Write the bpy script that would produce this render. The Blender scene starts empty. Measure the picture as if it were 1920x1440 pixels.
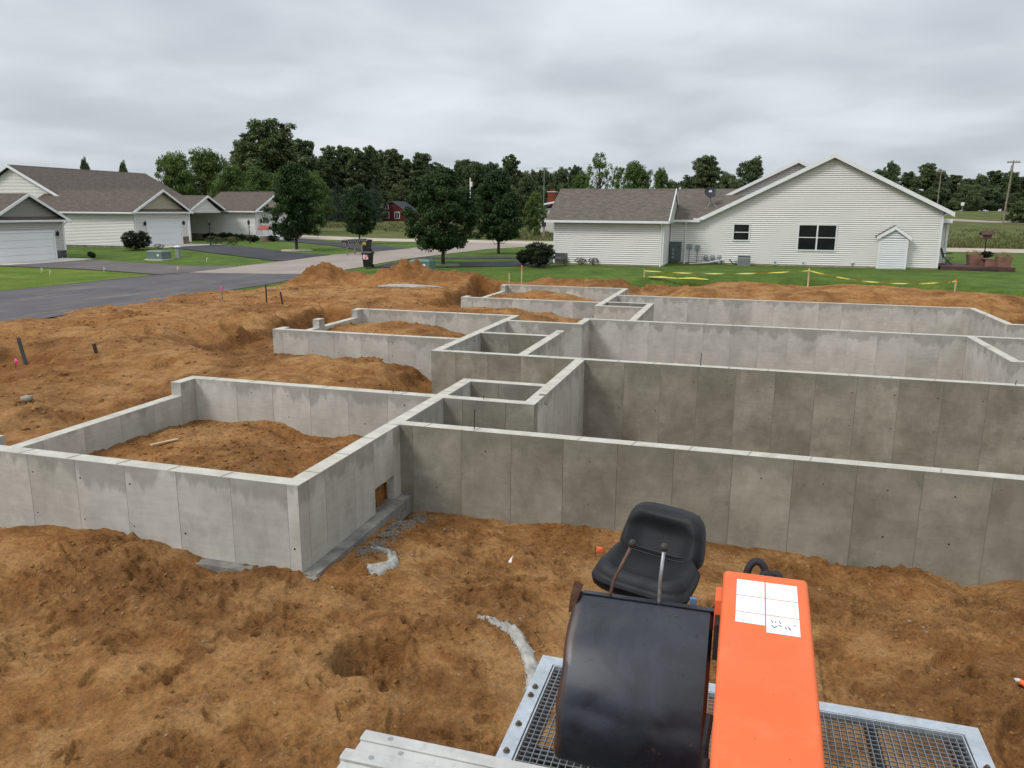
import bpy, math, random
import numpy as np
from mathutils import Vector, Matrix
random.seed(7); RNG = np.random.default_rng(7)
S = bpy.context.scene
COL = S.collection
R_ = math.radians

# ------------------------------------------------------------------ camera
CAM_H = 3.73; FPX = 1470.5; YAW = .28535; PITCH = .21716; ROLL = .00745
cd = bpy.data.cameras.new('camera'); cam = bpy.data.objects.new('camera', cd); COL.objects.link(cam)
cd.sensor_width = 36; cd.lens = 36*FPX/1920; cd.clip_start = .05; cd.clip_end = 6000
fw = Vector((-math.sin(YAW)*math.cos(PITCH), math.cos(YAW)*math.cos(PITCH), -math.sin(PITCH)))
rt = Vector((math.cos(YAW), math.sin(YAW), 0)); up = rt.cross(fw)
r2 = rt*math.cos(ROLL)+up*math.sin(ROLL); u2 = up*math.cos(ROLL)-rt*math.sin(ROLL)
cam.matrix_world = Matrix(((r2.x, u2.x, -fw.x, 0), (r2.y, u2.y, -fw.y, 0), (r2.z, u2.z, -fw.z, CAM_H), (0, 0, 0, 1)))
S.camera = cam

# ------------------------------------------------------------------ world: overcast sky
SUN_EL, SUN_AZ = 44, 222
wd = bpy.data.worlds.new('World'); S.world = wd; wd.use_nodes = True
nt = wd.node_tree; nt.nodes.clear()
def nn(t, **k):
    n = nt.nodes.new(t)
    for a, b in k.items(): setattr(n, a, b)
    return n
L = nt.links.new
sky = nn('ShaderNodeTexSky', sky_type='NISHITA', sun_disc=False)
sky.sun_elevation = R_(SUN_EL); sky.sun_rotation = R_(SUN_AZ)
tc = nn('ShaderNodeTexCoord'); sep = nn('ShaderNodeSeparateXYZ'); L(tc.outputs['Generated'], sep.inputs[0])
def wm(op, a, b=None, clamp=False):
    n = nn('ShaderNodeMath', operation=op, use_clamp=clamp)
    for i, v in enumerate((a, b)):
        if v is None: continue
        if isinstance(v, (int, float)): n.inputs[i].default_value = v
        else: L(v, n.inputs[i])
    return n.outputs[0]
zz = wm('MAXIMUM', sep.outputs[2], 0.0)
den = wm('ADD', zz, .20)
px_ = wm('DIVIDE', sep.outputs[0], den); py_ = wm('DIVIDE', sep.outputs[1], den)
cmb = nn('ShaderNodeCombineXYZ'); L(px_, cmb.inputs[0]); L(py_, cmb.inputs[1])
def wnoise(sc, det, rough, dist=0.0):
    n = nn('ShaderNodeTexNoise'); n.inputs['Scale'].default_value = sc; n.inputs['Detail'].default_value = det
    n.inputs['Roughness'].default_value = rough; n.inputs['Distortion'].default_value = dist
    L(cmb.outputs[0], n.inputs['Vector']); return n.outputs[0]
n1 = wnoise(.85, 3, .45, .3); n2 = wnoise(2.6, 4, .5, .3)
cl = wm('ADD', wm('MULTIPLY', n1, .78), wm('MULTIPLY', n2, .22))
rp = nn('ShaderNodeValToRGB'); L(cl, rp.inputs[0])
e = rp.color_ramp.elements
e[0].position = .34; e[0].color = (.425, .465, .515, 1)
e[1].position = .66; e[1].color = (.71, .745, .79, 1)
x = e.new(.45); x.color = (.50, .54, .588, 1)
x = e.new(.54); x.color = (.605, .645, .692, 1)
# overcast sky: brighter towards the zenith
grad = wm('ADD', wm('MULTIPLY', zz, .85), .93)
sc_ = nn('ShaderNodeVectorMath', operation='SCALE'); L(rp.outputs[0], sc_.inputs[0]); L(grad, sc_.inputs['Scale'])
bgc = nn('ShaderNodeBackground'); L(sc_.outputs[0], bgc.inputs[0]); bgc.inputs[1].default_value = 1.0
bgs = nn('ShaderNodeBackground'); L(sky.outputs[0], bgs.inputs[0]); bgs.inputs[1].default_value = .08
mx = nn('ShaderNodeMixShader'); mx.inputs[0].default_value = .95; L(bgs.outputs[0], mx.inputs[1]); L(bgc.outputs[0], mx.inputs[2])
wo = nn('ShaderNodeOutputWorld'); L(mx.outputs[0], wo.inputs[0])

# ------------------------------------------------------------------ sun behind the cloud, exposure
sd = bpy.data.lights.new('sun', 'SUN'); sd.energy = 1.5; sd.angle = R_(16); sd.color = (1, .975, .94)
so = bpy.data.objects.new('sun', sd); COL.objects.link(so); so.rotation_euler = (R_(90-SUN_EL), 0, R_(-42)); so.location = (-20, -40, 60)
S.view_settings.view_transform = 'Standard'; S.view_settings.look = 'None'
S.view_settings.exposure = 0.18; S.view_settings.gamma = 1.0
S.render.engine = 'CYCLES'

# ================================================================== helpers
class NT:
    def __init__(s, name):
        s.m = bpy.data.materials.new(name); s.m.use_nodes = True; s.t = s.m.node_tree
        s.b = s.t.nodes['Principled BSDF']; s.out = s.t.nodes['Material Output']
        s._pos = s._obj = None
    def n(s, t, **k):
        q = s.t.nodes.new(t)
        for a, b in k.items(): setattr(q, a, b)
        return q
    def set(s, sock, v):
        if isinstance(v, (int, float)): sock.default_value = v
        elif isinstance(v, (tuple, list)):
            sock.default_value = tuple(v)+((1,) if len(v) == 3 and len(sock.default_value) == 4 else ())
        else: s.t.links.new(v, sock)
    def pos(s):
        if s._pos is None: s._pos = s.n('ShaderNodeNewGeometry').outputs['Position']
        return s._pos
    def nz(s):
        q = s.n('ShaderNodeSeparateXYZ'); s.t.links.new(s.n('ShaderNodeNewGeometry').outputs['True Normal'], q.inputs[0]); return q.outputs[2]
    def obj(s):
        if s._obj is None: s._obj = s.n('ShaderNodeTexCoord').outputs['Object']
        return s._obj
    def rnd(s): return s.n('ShaderNodeObjectInfo').outputs['Random']
    def xyz(s, v):
        q = s.n('ShaderNodeSeparateXYZ'); s.t.links.new(v, q.inputs[0]); return q.outputs
    def map(s, v, scale=(1, 1, 1), loc=(0, 0, 0), rot=(0, 0, 0)):
        q = s.n('ShaderNodeMapping'); s.t.links.new(v, q.inputs[0])
        q.inputs['Scale'].default_value = scale; q.inputs['Location'].default_value = loc; q.inputs['Rotation'].default_value = rot; return q.outputs[0]
    def noise(s, sc, det=4, rough=.55, vec=None, dist=0.0):
        q = s.n('ShaderNodeTexNoise'); s.t.links.new(vec if vec is not None else s.pos(), q.inputs['Vector'])
        for a, b in (('Scale', sc), ('Detail', det), ('Roughness', rough), ('Distortion', dist)): q.inputs[a].default_value = b
        return q.outputs[0]
    def voro(s, sc, vec=None, feature='F1'):
        q = s.n('ShaderNodeTexVoronoi', feature=feature); s.t.links.new(vec if vec is not None else s.pos(), q.inputs['Vector'])
        q.inputs['Scale'].default_value = sc; return q.outputs[0]
    def ramp(s, f, stops):
        q = s.n('ShaderNodeValToRGB'); s.t.links.new(f, q.inputs[0]); el = q.color_ramp.elements
        while len(el) < len(stops): el.new(.5)
        for a, (p, c) in zip(el, stops):
            a.position = p; a.color = (c, c, c, 1) if isinstance(c, (int, float)) else tuple(c)+(1,)
        return q.outputs[0]
    def mix(s, f, a, b, mode='MIX'):
        q = s.n('ShaderNodeMix', data_type='RGBA', blend_type=mode); s.set(q.inputs[0], f); s.set(q.inputs[6], a); s.set(q.inputs[7], b); return q.outputs[2]
    def math(s, op, a, b=0.0, clamp=False):
        q = s.n('ShaderNodeMath', operation=op, use_clamp=clamp); s.set(q.inputs[0], a); s.set(q.inputs[1], b); return q.outputs[0]
    def bump(s, h, strength=.3, dist=.02):
        q = s.n('ShaderNodeBump'); s.t.links.new(h, q.inputs['Height']); q.inputs['Strength'].default_value = strength; q.inputs['Distance'].default_value = dist
        s.t.links.new(q.outputs[0], s.b.inputs['Normal'])
    def fin(s, col, rough=.8, spec=.3, metal=0.0):
        s.set(s.b.inputs['Base Color'], col); s.set(s.b.inputs['Roughness'], rough); s.b.inputs['Specular IOR Level'].default_value = spec; s.b.inputs['Metallic'].default_value = metal
        return s.m

def simple(name, col, rough=.7, spec=.3, metal=0.0, var=.25, sc=3.0, bump=0.0, bsc=40):
    k = NT(name); f = k.noise(sc, 5, .6)
    lo = tuple(c*(1-var) for c in col); hi = tuple(min(1, c*(1+var)) for c in col)
    if bump: k.bump(k.noise(bsc, 3), bump, .01)
    return k.fin(k.ramp(f, [(.3, lo), (.7, hi)]), rough, spec, metal)

class MB:
    def __init__(s): s.v = []; s.f = []; s.mi = []
    def add(s, vs, fs, mi=0):
        o = len(s.v); s.v += [tuple(p) for p in vs]; s.f += [tuple(i+o for i in f) for f in fs]; s.mi += [mi]*len(fs); return s
    def box(s, x0, y0, z0, x1, y1, z1, mi=0, top=None):
        vs = [(x0, y0, z0), (x1, y0, z0), (x1, y1, z0), (x0, y1, z0), (x0, y0, z1), (x1, y0, z1), (x1, y1, z1), (x0, y1, z1)]
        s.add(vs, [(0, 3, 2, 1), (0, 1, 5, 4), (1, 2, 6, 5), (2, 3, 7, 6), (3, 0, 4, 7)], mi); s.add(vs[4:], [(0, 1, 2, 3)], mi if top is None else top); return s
    def tube(s, pts, r, n=8, mi=0, cap=True):
        pts = [Vector(p) for p in pts]; rs = r if isinstance(r, (list, tuple)) else [r]*len(pts)
        vs = []; fs = []; ref = None
        for i, p in enumerate(pts):
            t = (pts[min(i+1, len(pts)-1)]-pts[max(i-1, 0)]).normalized()
            if ref is None: ref = t.orthogonal().normalized()
            a = (ref-t*ref.dot(t)); a = a.normalized() if a.length > 1e-6 else t.orthogonal().normalized(); ref = a; b = t.cross(a)
            for k in range(n):
                w = 2*math.pi*k/n; vs.append(p+(a*math.cos(w)+b*math.sin(w))*rs[i])
        for i in range(len(pts)-1):
            for k in range(n):
                k2 = (k+1) % n; fs.append((i*n+k, i*n+k2, (i+1)*n+k2, (i+1)*n+k))
        if cap: fs.append(tuple(range(n))[::-1]); fs.append(tuple(range((len(pts)-1)*n, len(pts)*n)))
        return s.add(vs, fs, mi)
    def prism(s, poly, axis, a0, a1, mi=0):
        # poly: 2D points; axis 'x','y','z' extruded from a0 to a1
        def P(p, a): return {'x': (a, p[0], p[1]), 'y': (p[0], a, p[1]), 'z': (p[0], p[1], a)}[axis]
        n = len(poly); vs = [P(p, a0) for p in poly]+[P(p, a1) for p in poly]
        fs = [tuple(range(n))[::-1], tuple(range(n, 2*n))]+[(i, (i+1) % n, n+(i+1) % n, n+i) for i in range(n)]
        return s.add(vs, fs, mi)
    def slab(s, quad, th, mi=0):
        # a quad thickened downwards
        q = [Vector(p) for p in quad]; n = len(q); vs = q+[p-Vector((0, 0, th)) for p in q]
        fs = [tuple(range(n)), tuple(range(n, 2*n))[::-1]]+[(i, n+i, n+(i+1) % n, (i+1) % n) for i in range(n)]
        return s.add(vs, fs, mi)
    def lathe(s, c, prof, n=14, mi=0):
        vs = []; fs = []
        for r, z in prof:
            for k in range(n):
                w = 2*math.pi*k/n; vs.append((c[0]+r*math.cos(w), c[1]+r*math.sin(w), c[2]+z))
        for i in range(len(prof)-1):
            for k in range(n):
                k2 = (k+1) % n; fs.append((i*n+k, i*n+k2, (i+1)*n+k2, (i+1)*n+k))
        fs.append(tuple(range(n))[::-1]); fs.append(tuple(range((len(prof)-1)*n, len(prof)*n)))
        return s.add(vs, fs, mi)
    def build(s, name, mats, parent=None, smooth=False):
        o = (0, 0, 0)
        if parent is not None:
            o = parent.get('_o', (0, 0, 0)); o = (o[0], o[1], o[2])
        me = bpy.data.meshes.new(name)
        me.from_pydata([(p[0]-o[0], p[1]-o[1], p[2]-o[2]) for p in s.v], [], s.f)
        for m in (mats if isinstance(mats, (list, tuple)) else [mats]): me.materials.append(m)
        if any(s.mi): me.polygons.foreach_set('material_index', s.mi)
        if smooth: me.polygons.foreach_set('use_smooth', [True]*len(me.polygons))
        me.update()
        ob = bpy.data.objects.new(name, me); COL.objects.link(ob)
        if parent is not None: ob.parent = parent; ORG[ob.name] = o; ob['_o'] = o
        return ob
ORG = {}
def tag(o, label, cat, group=None):
    o['label'] = label; o['category'] = cat
    if group: o['group'] = group
    return o
def thing(name, loc, label, cat, group=None):
    o = bpy.data.objects.new(name, None); COL.objects.link(o); o.location = loc; o.empty_display_size = .2
    o['_o'] = tuple(float(c) for c in loc); return tag(o, label, cat, group)
def npmesh(name, V, F, mats, smooth=False, parent=None):
    me = bpy.data.meshes.new(name); k = F.shape[1]
    me.vertices.add(len(V)); me.vertices.foreach_set('co', np.ascontiguousarray(V, np.float32).ravel())
    me.loops.add(F.size); me.loops.foreach_set('vertex_index', np.ascontiguousarray(F, np.int32).ravel())
    me.polygons.add(len(F)); me.polygons.foreach_set('loop_start', np.arange(0, F.size, k, dtype=np.int32))
    try: me.polygons.foreach_set('loop_total', np.full(len(F), k, np.int32))
    except Exception: pass
    if smooth: me.polygons.foreach_set('use_smooth', np.ones(len(F), bool))
    for m in (mats if isinstance(mats, (list, tuple)) else [mats]): me.materials.append(m)
    me.update(calc_edges=True)
    ob = bpy.data.objects.new(name, me); COL.objects.link(ob)
    if parent is not None: ob.parent = parent
    return ob

def ss(a, b, x):
    t = np.clip((x-a)/(b-a), 0, 1); return t*t*(3-2*t)
def hsh(ix, iy, seed):
    h = (ix.astype(np.int64)*374761393+iy.astype(np.int64)*668265263+seed*1274126177) & 0xffffffff
    h = ((h ^ (h >> 13))*1274126177) & 0xffffffff
    return ((h ^ (h >> 16)) & 0xffff)/65535.0
def vnoise(x, y, seed=0):
    ix = np.floor(x); iy = np.floor(y); fx = x-ix; fy = y-iy; fx = fx*fx*(3-2*fx); fy = fy*fy*(3-2*fy)
    a = hsh(ix, iy, seed); b = hsh(ix+1, iy, seed); c = hsh(ix, iy+1, seed); d = hsh(ix+1, iy+1, seed)
    return (a*(1-fx)+b*fx)*(1-fy)+(c*(1-fx)+d*fx)*fy-.5
def fbm(x, y, seed=0, oct=4, gain=.5):
    s = 0; a = 1.0
    for i in range(oct):
        s = s+a*vnoise(x*(2**i)+i*17.3, y*(2**i)-i*9.1, seed+i); a *= gain
    return s

# terrain height away from the dig
def gz(x, y):
    x = np.asarray(x, float); y = np.asarray(y, float)
    k = ss(-42, -15, x); yc = 51-10*k
    return -.1+.6*ss(yc-8, yc+8, y)+ss(110, 260, y)*4.2*ss(0, 50, x)
def g1(x, y): return float(gz(x, y))

# site boundary polygon (dirt)
SITE = np.array([(-24.9, -25), (-24.9, 31), (-23.4, 36), (-22.8, 41), (-18, 42.0), (-14.4, 42.4), (-10.3, 42.6), (-4, 43.3), (-2, 44.1), (2.8, 44.5), (10.1, 44), (12.6, 42.8), (26, 41), (26, -25)])
def site_d(x, y):
    # signed distance, positive inside
    x = np.asarray(x, float); y = np.asarray(y, float)
    d = np.full(x.shape, 1e9); ins = np.zeros(x.shape, bool); n = len(SITE)
    for i in range(n):
        ax, ay = SITE[i]; bx, by = SITE[(i+1) % n]; ex, ey = bx-ax, by-ay
        t = np.clip(((x-ax)*ex+(y-ay)*ey)/(ex*ex+ey*ey), 0, 1)
        d = np.minimum(d, np.hypot(x-ax-t*ex, y-ay-t*ey))
        c = ((ay > y) != (by > y)) & (x < (bx-ax)*(y-ay)/((by-ay) if by != ay else 1e-9)+ax); ins ^= c
    return np.where(ins, d, -d)

def shepard(x, y, pts, p=3.2):
    num = np.zeros_like(x); den = np.zeros_like(x)
    for a, b, c in pts:
        w = 1/((x-a)**2+(y-b)**2+.05)**(p/2); num += w*c; den += w
    return num/den

FRONT = [(-16, 6, -1.2), (-14, 8.5, -1.1), (-12.5, 8.7, -1.3), (-11.3, 8.9, -1.26), (-10.1, 8.85, -1.08), (-9.15, 8.85, -1.03), (-8.3, 8.85, -1.12), (-7.7, 8.75, -1.28), (-7.3, 8.6, -1.36), (-6.9, 8.65, -1.42), (-6.5, 8.65, -1.38), (-6.2, 8.7, -1.24), (-5.9, 8.6, -1.22), (-5.4, 9.2, -1.36), (-5.3, 9.8, -1.38), (-5.3, 10.6, -1.42), (-5.3, 11.4, -1.46), (-5.45, 12.1, -1.72), (-5.1, 12.2, -1.58), (-4.2, 12.2, -1.58), (-3.2, 12.2, -1.58), (-2, 12.2, -1.51), (-.4, 12.2, -1.54), (.66, 12.2, -1.58), (1.5, 12.2, -1.64), (2.25, 12.2, -1.72), (2.7, 12.2, -1.6), (3.44, 12.2, -1.74), (4.3, 12.2, -1.56), (7, 12.2, -1.6), (12, 12.2, -1.6),
         (-6, 7.6, -1.46), (-8, 6.8, -1.5), (-10, 6, -1.5), (-4.6, 8.9, -1.36), (-3.7, 8.2, -1.2), (-2.8, 8.6, -1.3), (-4.6, 7.4, -1.3), (-3.6, 7.0, -1.36), (-2.6, 7.6, -1.4), (-6.3, 5.2, -1.6), (-4.5, 5, -1.6), (-3, 5.6, -1.55), (-1, 6.5, -1.56), (0, 9, -1.5), (-1.5, 10.5, -1.5), (-3.5, 10.6, -1.48), (1.5, 8.8, -1.55), (2.4, 9.6, -1.42), (2.9, 8.7, -1.3), (3.8, 8.6, -1.36), (2.4, 7.4, -1.48), (3.4, 11.3, -1.62), (4.6, 10.4, -1.5), (0, 3, -1.62), (-2, 2, -1.62), (-5, 2, -1.62), (3, 4, -1.6), (8, 8, -1.5)]
OUTER = [(-23.6, 10, -.03), (-23.6, 15, -.03), (-23.6, 20, -.03), (-23.6, 25, -.03), (-23.6, 30, -.04), (-21.5, 24, -.1), (-23, 36, -.08), (-20, 12, -.2), (-20, 22, -.14), (-21, 17, -.14), (-19.6, 17.2, -.42), (-19.2, 16.2, -.5), (-18.2, 17.3, -.25), (-17, 16, -.36), (-17.3, 18.5, -.12), (-15, 12.8, -.36), (-16, 14.6, -.33), (-15, 17.5, -.25), (-13, 14.6, -.42), (-12.6, 12.5, -.55), (-12.5, 10.5, -.62), (-13, 8.2, -1.0), (-16, 9, -.7), (-12.5, 16, -.3), (-10.6, 16.3, -.2), (-10, 17.6, -.1), (-11.5, 18.5, -.16), (-9.4, 18.4, -.16), (-8.9, 17.0, -.24), (-12.5, 20.6, -.58), (-10.5, 20.9, -.8), (-9.2, 20.6, -.95), (-8.5, 19.6, -1.3), (-8.35, 20.8, -1.35), (-7.6, 17.5, -1.2), (-6.8, 16, -1.5), (-7, 18.8, -1.6), (-14.9, 21.2, -.8), (-14.7, 22.5, -.85), (-14.9, 24.5, -.75), (-14.8, 26.5, -.7), (-16.2, 21.6, -.55), (-16.3, 24.2, -.5), (-16.9, 22.4, -.1), (-17.2, 25, -.05), (-16.6, 27.5, -.08), (-15.3, 28.3, -.15), (-18.5, 20.5, -.05), (-13, 28.2, -.22), (-13, 30, -.1), (-10, 29.2, -.06), (-8.6, 29, -.05), (-7.4, 28.6, -.2), (-6.6, 28.4, -.5), (-6.2, 30, -.8), (-9, 31.6, -.35), (-11.5, 32.1, -.6), (-12.7, 32.5, -.6), (-13.6, 34, -.35), (-12.7, 36, -.45), (-14.6, 35.5, .0), (-15.8, 33.8, -.02), (-14.2, 31.6, -.05), (-12.6, 38.4, -.3), (-13.6, 38.5, .1), (-11, 39.9, -.1), (-8, 39.9, -.2), (-5, 39.6, -.6), (-18, 31, -.08), (-20, 27, -.12),
         (-5, 37, -1.1), (0, 36.5, -1.1), (5, 36.5, -1.1), (9.6, 36.5, -1.1), (-4, 38.2, -.4), (0, 38, -.25), (5, 38, -.25), (10, 37.7, -.2), (-2, 39.4, .12), (3, 39.3, .08), (9, 39.2, .1), (0, 41.5, .26), (6, 41.5, .26), (10.5, 40, .2), (10.6, 34, -.9), (12, 35, -.4), (14, 37, .0), (10.2, 31.7, -1.2), (14, 33.5, -.6), (18, 38, .1), (18, 34, -.2), (24, 30, 0)]
PILES = [(-21.9, 38.2, .85, 1.25), (-20.3, 38.9, .38, 1.0), (-18.0, 39.2, .86, 1.35), (-16.6, 39.6, .5, 1.2), (-15.0, 39.6, .35, 1.4), (-13.4, 39.9, .3, 1.1), (-10.2, 40.9, .25, 1.1), (-8.6, 41.0, .42, 1.2), (-6.3, 41.4, .5, 1.3), (-4.3, 41.6, .3, .8), (-22.9, 36.6, .25, 1.0), (-3.2, 41.0, .18, .6)]
G1P = [(-11.6, 9.4, -1.05), (-9, 9.5, -1.0), (-6.3, 9.5, -1.0), (-11.6, 12, -.85), (-11.5, 14.3, -.92), (-10, 14.3, -.82), (-8.6, 14.3, -1.12), (-6.2, 14.3, -1.15), (-6.2, 12, -1.05), (-10, 13, -.68), (-9, 12.2, -.66), (-8.2, 11.6, -.72), (-7.4, 11.2, -.85), (-9.8, 11, -.8), (-8, 13, -.85), (-7, 13.2, -1.1)]
G2P = [(-13.9, 22, -.8), (-11, 22.1, -.8), (-8.3, 22.1, -.9), (-13.9, 27.1, -.55), (-11.5, 27.1, -.5), (-9.3, 27.1, -.95), (-8.2, 27, -1.0), (-13, 25.5, -.34), (-11.8, 25.3, -.16), (-10.6, 25, -.22), (-9.6, 25, -.42), (-8.6, 24.8, -.75)]
G3P = [(-11.5, 33, -.7), (-8, 33, -.7), (-5.9, 33, -.7), (-11.5, 38.8, -.55), (-9, 38.8, -.6), (-6, 38.8, -.9), (-10.8, 36.8, -.2), (-9.4, 36.6, .02), (-8.2, 36.3, -.1), (-7, 36, -.5), (-10.5, 35, -.4)]

TRENCH = [(-16.0, -14.2, 20.9, 28.0, -.82), (-13.3, -11.9, 32.0, 39.4, -.75), (-9.0, -7.8, 19.9, 21.8, -1.35), (-14.2, -9.0, 20.9, 21.7, -.85), (-20.2, -18.6, 15.4, 17.2, -.6), (-12.5, -5.4, 31.9, 32.7, -.75), (-12.35, -11.9, 10.2, 14.9, -.62)]
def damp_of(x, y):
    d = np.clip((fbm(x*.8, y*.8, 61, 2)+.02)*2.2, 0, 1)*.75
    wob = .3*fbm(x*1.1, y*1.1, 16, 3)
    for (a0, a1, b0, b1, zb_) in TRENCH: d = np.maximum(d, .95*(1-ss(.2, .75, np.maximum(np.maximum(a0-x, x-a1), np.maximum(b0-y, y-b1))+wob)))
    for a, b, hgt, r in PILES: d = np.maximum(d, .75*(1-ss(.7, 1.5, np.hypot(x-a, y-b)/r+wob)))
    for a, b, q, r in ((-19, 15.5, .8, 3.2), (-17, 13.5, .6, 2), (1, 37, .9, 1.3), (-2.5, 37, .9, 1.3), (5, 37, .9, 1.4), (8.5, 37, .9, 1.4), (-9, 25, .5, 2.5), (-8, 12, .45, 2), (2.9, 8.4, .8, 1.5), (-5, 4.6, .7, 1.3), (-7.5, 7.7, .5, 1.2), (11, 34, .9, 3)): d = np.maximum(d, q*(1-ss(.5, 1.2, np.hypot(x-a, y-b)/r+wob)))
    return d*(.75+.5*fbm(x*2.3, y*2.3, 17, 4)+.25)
def inside(x, y, r): return (x > r[0]) & (x < r[1]) & (y > r[2]) & (y < r[3])
BASE = [(-5.85, 30, 12.5, 14.655), (-3.925, 30, 14.5, 19.7), (-5.85, -3.9, 14.6, 16.33), (-7.92, 30, 19.7, 26.08), (-5.28, 30, 26, 27.43), (-3.68, 30, 27.42, 31.55), (-5.62, 30, 31.5, 35.87)]
def dirt_z(x, y):
    d = site_d(x, y)+.9*fbm(x*.5, y*.5, 3, 4)
    front = ((y < 9.15) & (x > -12.4)) | ((x > -5.85) & (y < 12.5)) | ((x <= -12.4) & (y < 7))
    zf = shepard(x, y, FRONT, 3.0); zo = shepard(x, y, OUTER, 3.4)
    for a, b, hgt, r in PILES:
        q = np.hypot(x-a, y-b)/r; zo = zo+hgt*np.exp(-q**2*1.1)*(1+.5*fbm(x*1.6, y*1.6, 11, 3)+.35*np.abs(fbm(x*4.5, y*4.5, 12, 3))+.2*fbm(x*10, y*10, 13, 2))
    # smooth transition left of garage one
    t = ss(6.5, 9.5, y); zl = zf*(1-t)+zo*t
    z = np.where(front, zf, np.where((x < -11.95) & (y < 10), zl, zo))
    for r_ in ((-12.5, -5.2, 39.1, 39.7), (-14.8, -7.7, 27.35, 27.9), (-12.4, -5.6, 14.6, 15.1), (-12.4, -11.82, 32.5, 39.2), (-14.8, -14.17, 21.5, 27.5)): z = np.where(inside(x, y, r_), np.minimum(z, -.5), z)
    wob = .28*fbm(x*1.3, y*1.3, 15, 3)
    for (a0, a1, b0, b1, zb_) in TRENCH:
        dd_ = np.maximum(np.maximum(a0-x, x-a1), np.maximum(b0-y, y-b1))+wob
        tr = 1-ss(-.05, .42, dd_); zo2 = np.minimum(z, zb_+.10*fbm(x*2.1, y*2.1, 25, 3)); z = z*(1-tr)+zo2*tr
    g1m = inside(x, y, (-11.82, -5.85, 9.15, 14.65)); g2m = inside(x, y, (-14.17, -7.92, 21.72, 27.37)); g3m = inside(x, y, (-11.82, -5.62, 32.72, 39.12))
    z = np.where(g1m, shepard(x, y, G1P, 3), z); z = np.where(g2m, shepard(x, y, G2P, 3), z); z = np.where(g3m, shepard(x, y, G3P, 3), z)
    bm = np.zeros(x.shape, bool)
    for r in BASE: bm |= inside(x, y, r)
    bm &= ~g2m & ~g3m & ~((x > 6.92) & (y > 23.02) & (y < 27.42) & False)
    far = np.hypot(x, y)
    # relief, several scales
    nz = .10*fbm(x*.55, y*.55, 21, 3)+.07*fbm(x*1.7, y*1.7, 31, 3)
    rid = 1-np.abs(fbm(x*1.1+3, y*2.3, 41, 3))*2.2
    nz += .05*np.clip(rid, -1, 1)*fbm(x*.35, y*.35, 51, 2)*2
    cl = np.clip(fbm(x*.8, y*.8, 61, 2)+.05, 0, 1)          # cloddy patches
    nz += (.03+.22*cl)*np.abs(fbm(x*4.2, y*4.2, 71, 3))*.85
    nz += (.018+.10*cl)*fbm(x*11, y*11, 81, 3)*.75
    nz += .012*fbm(x*31, y*31, 91, 2)
    z = np.where(bm, -2.7+.3*nz, z+nz*np.where(front, 1.0, .95))
    # bank faces: raked rills on the cut slopes behind the foundation
    # edge of the dirt dips under grass and road
    e = ss(-.2, 1.0, d); gg = gz(x, y)
    z = np.where(d < 1.0, (gg-.16)*(1-e)+np.maximum(z, gg-.3)*e, z)
    z = np.where(d < -.1, gg-.28, z)
    return z

# ================================================================== materials
def m_dirt():
    k = NT('dirt')
    big = k.noise(.45, 5, .6, dist=.2); mid = k.noise(2.3, 8, .72); fine = k.noise(14, 5, .7); grit = k.noise(75, 3, .7)
    col = k.ramp(mid, [(.28, (.19, .088, .034)), (.43, (.33, .172, .066)), (.56, (.43, .242, .098)), (.72, (.56, .355, .168))])
    wet = k.ramp(k.math('ADD', k.math('MULTIPLY', big, .75), k.math('MULTIPLY', mid, .25)), [(.42, 1.0), (.50, 0.0)])
    col = k.mix(k.math('MULTIPLY', wet, .4), col, (.165, .076, .029))
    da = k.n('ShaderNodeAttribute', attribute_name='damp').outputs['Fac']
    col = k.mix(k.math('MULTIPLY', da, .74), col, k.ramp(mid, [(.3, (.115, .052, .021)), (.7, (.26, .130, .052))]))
    red = k.ramp(k.noise(.22, 3, .5), [(.45, 0.0), (.62, 1.0)])
    col = k.mix(k.math('MULTIPLY', red, .35), col, (.40, .178, .056))
    dry = k.ramp(k.noise(.8, 7, .7), [(.48, 0.0), (.60, 1.0)])
    col = k.mix(k.math('MULTIPLY', k.math('MULTIPLY', dry, k.math('SUBTRACT', 1.0, da, True)), .6), col, (.54, .345, .165))
    col = k.mix(.75, col, k.ramp(fine, [(.3, (.5, .48, .46)), (.5, (1, 1, 1)), (.72, (1.3, 1.26, 1.2))]), 'MULTIPLY')
    col = k.mix(.65, col, k.ramp(grit, [(.3, (.55, .55, .55)), (.6, (1.1, 1.1, 1.1))]), 'MULTIPLY')
    col = k.mix(1.0, col, (.98, .88, .76), 'MULTIPLY')
    h = k.math('ADD', k.math('MULTIPLY', fine, .9), k.math('MULTIPLY', grit, .35))
    h = k.math('ADD', h, k.math('MULTIPLY', k.noise(5, 5, .6), 1.2))
    k.bump(h, 1.0, .07)
    return k.fin(col, .92, .15)
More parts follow.
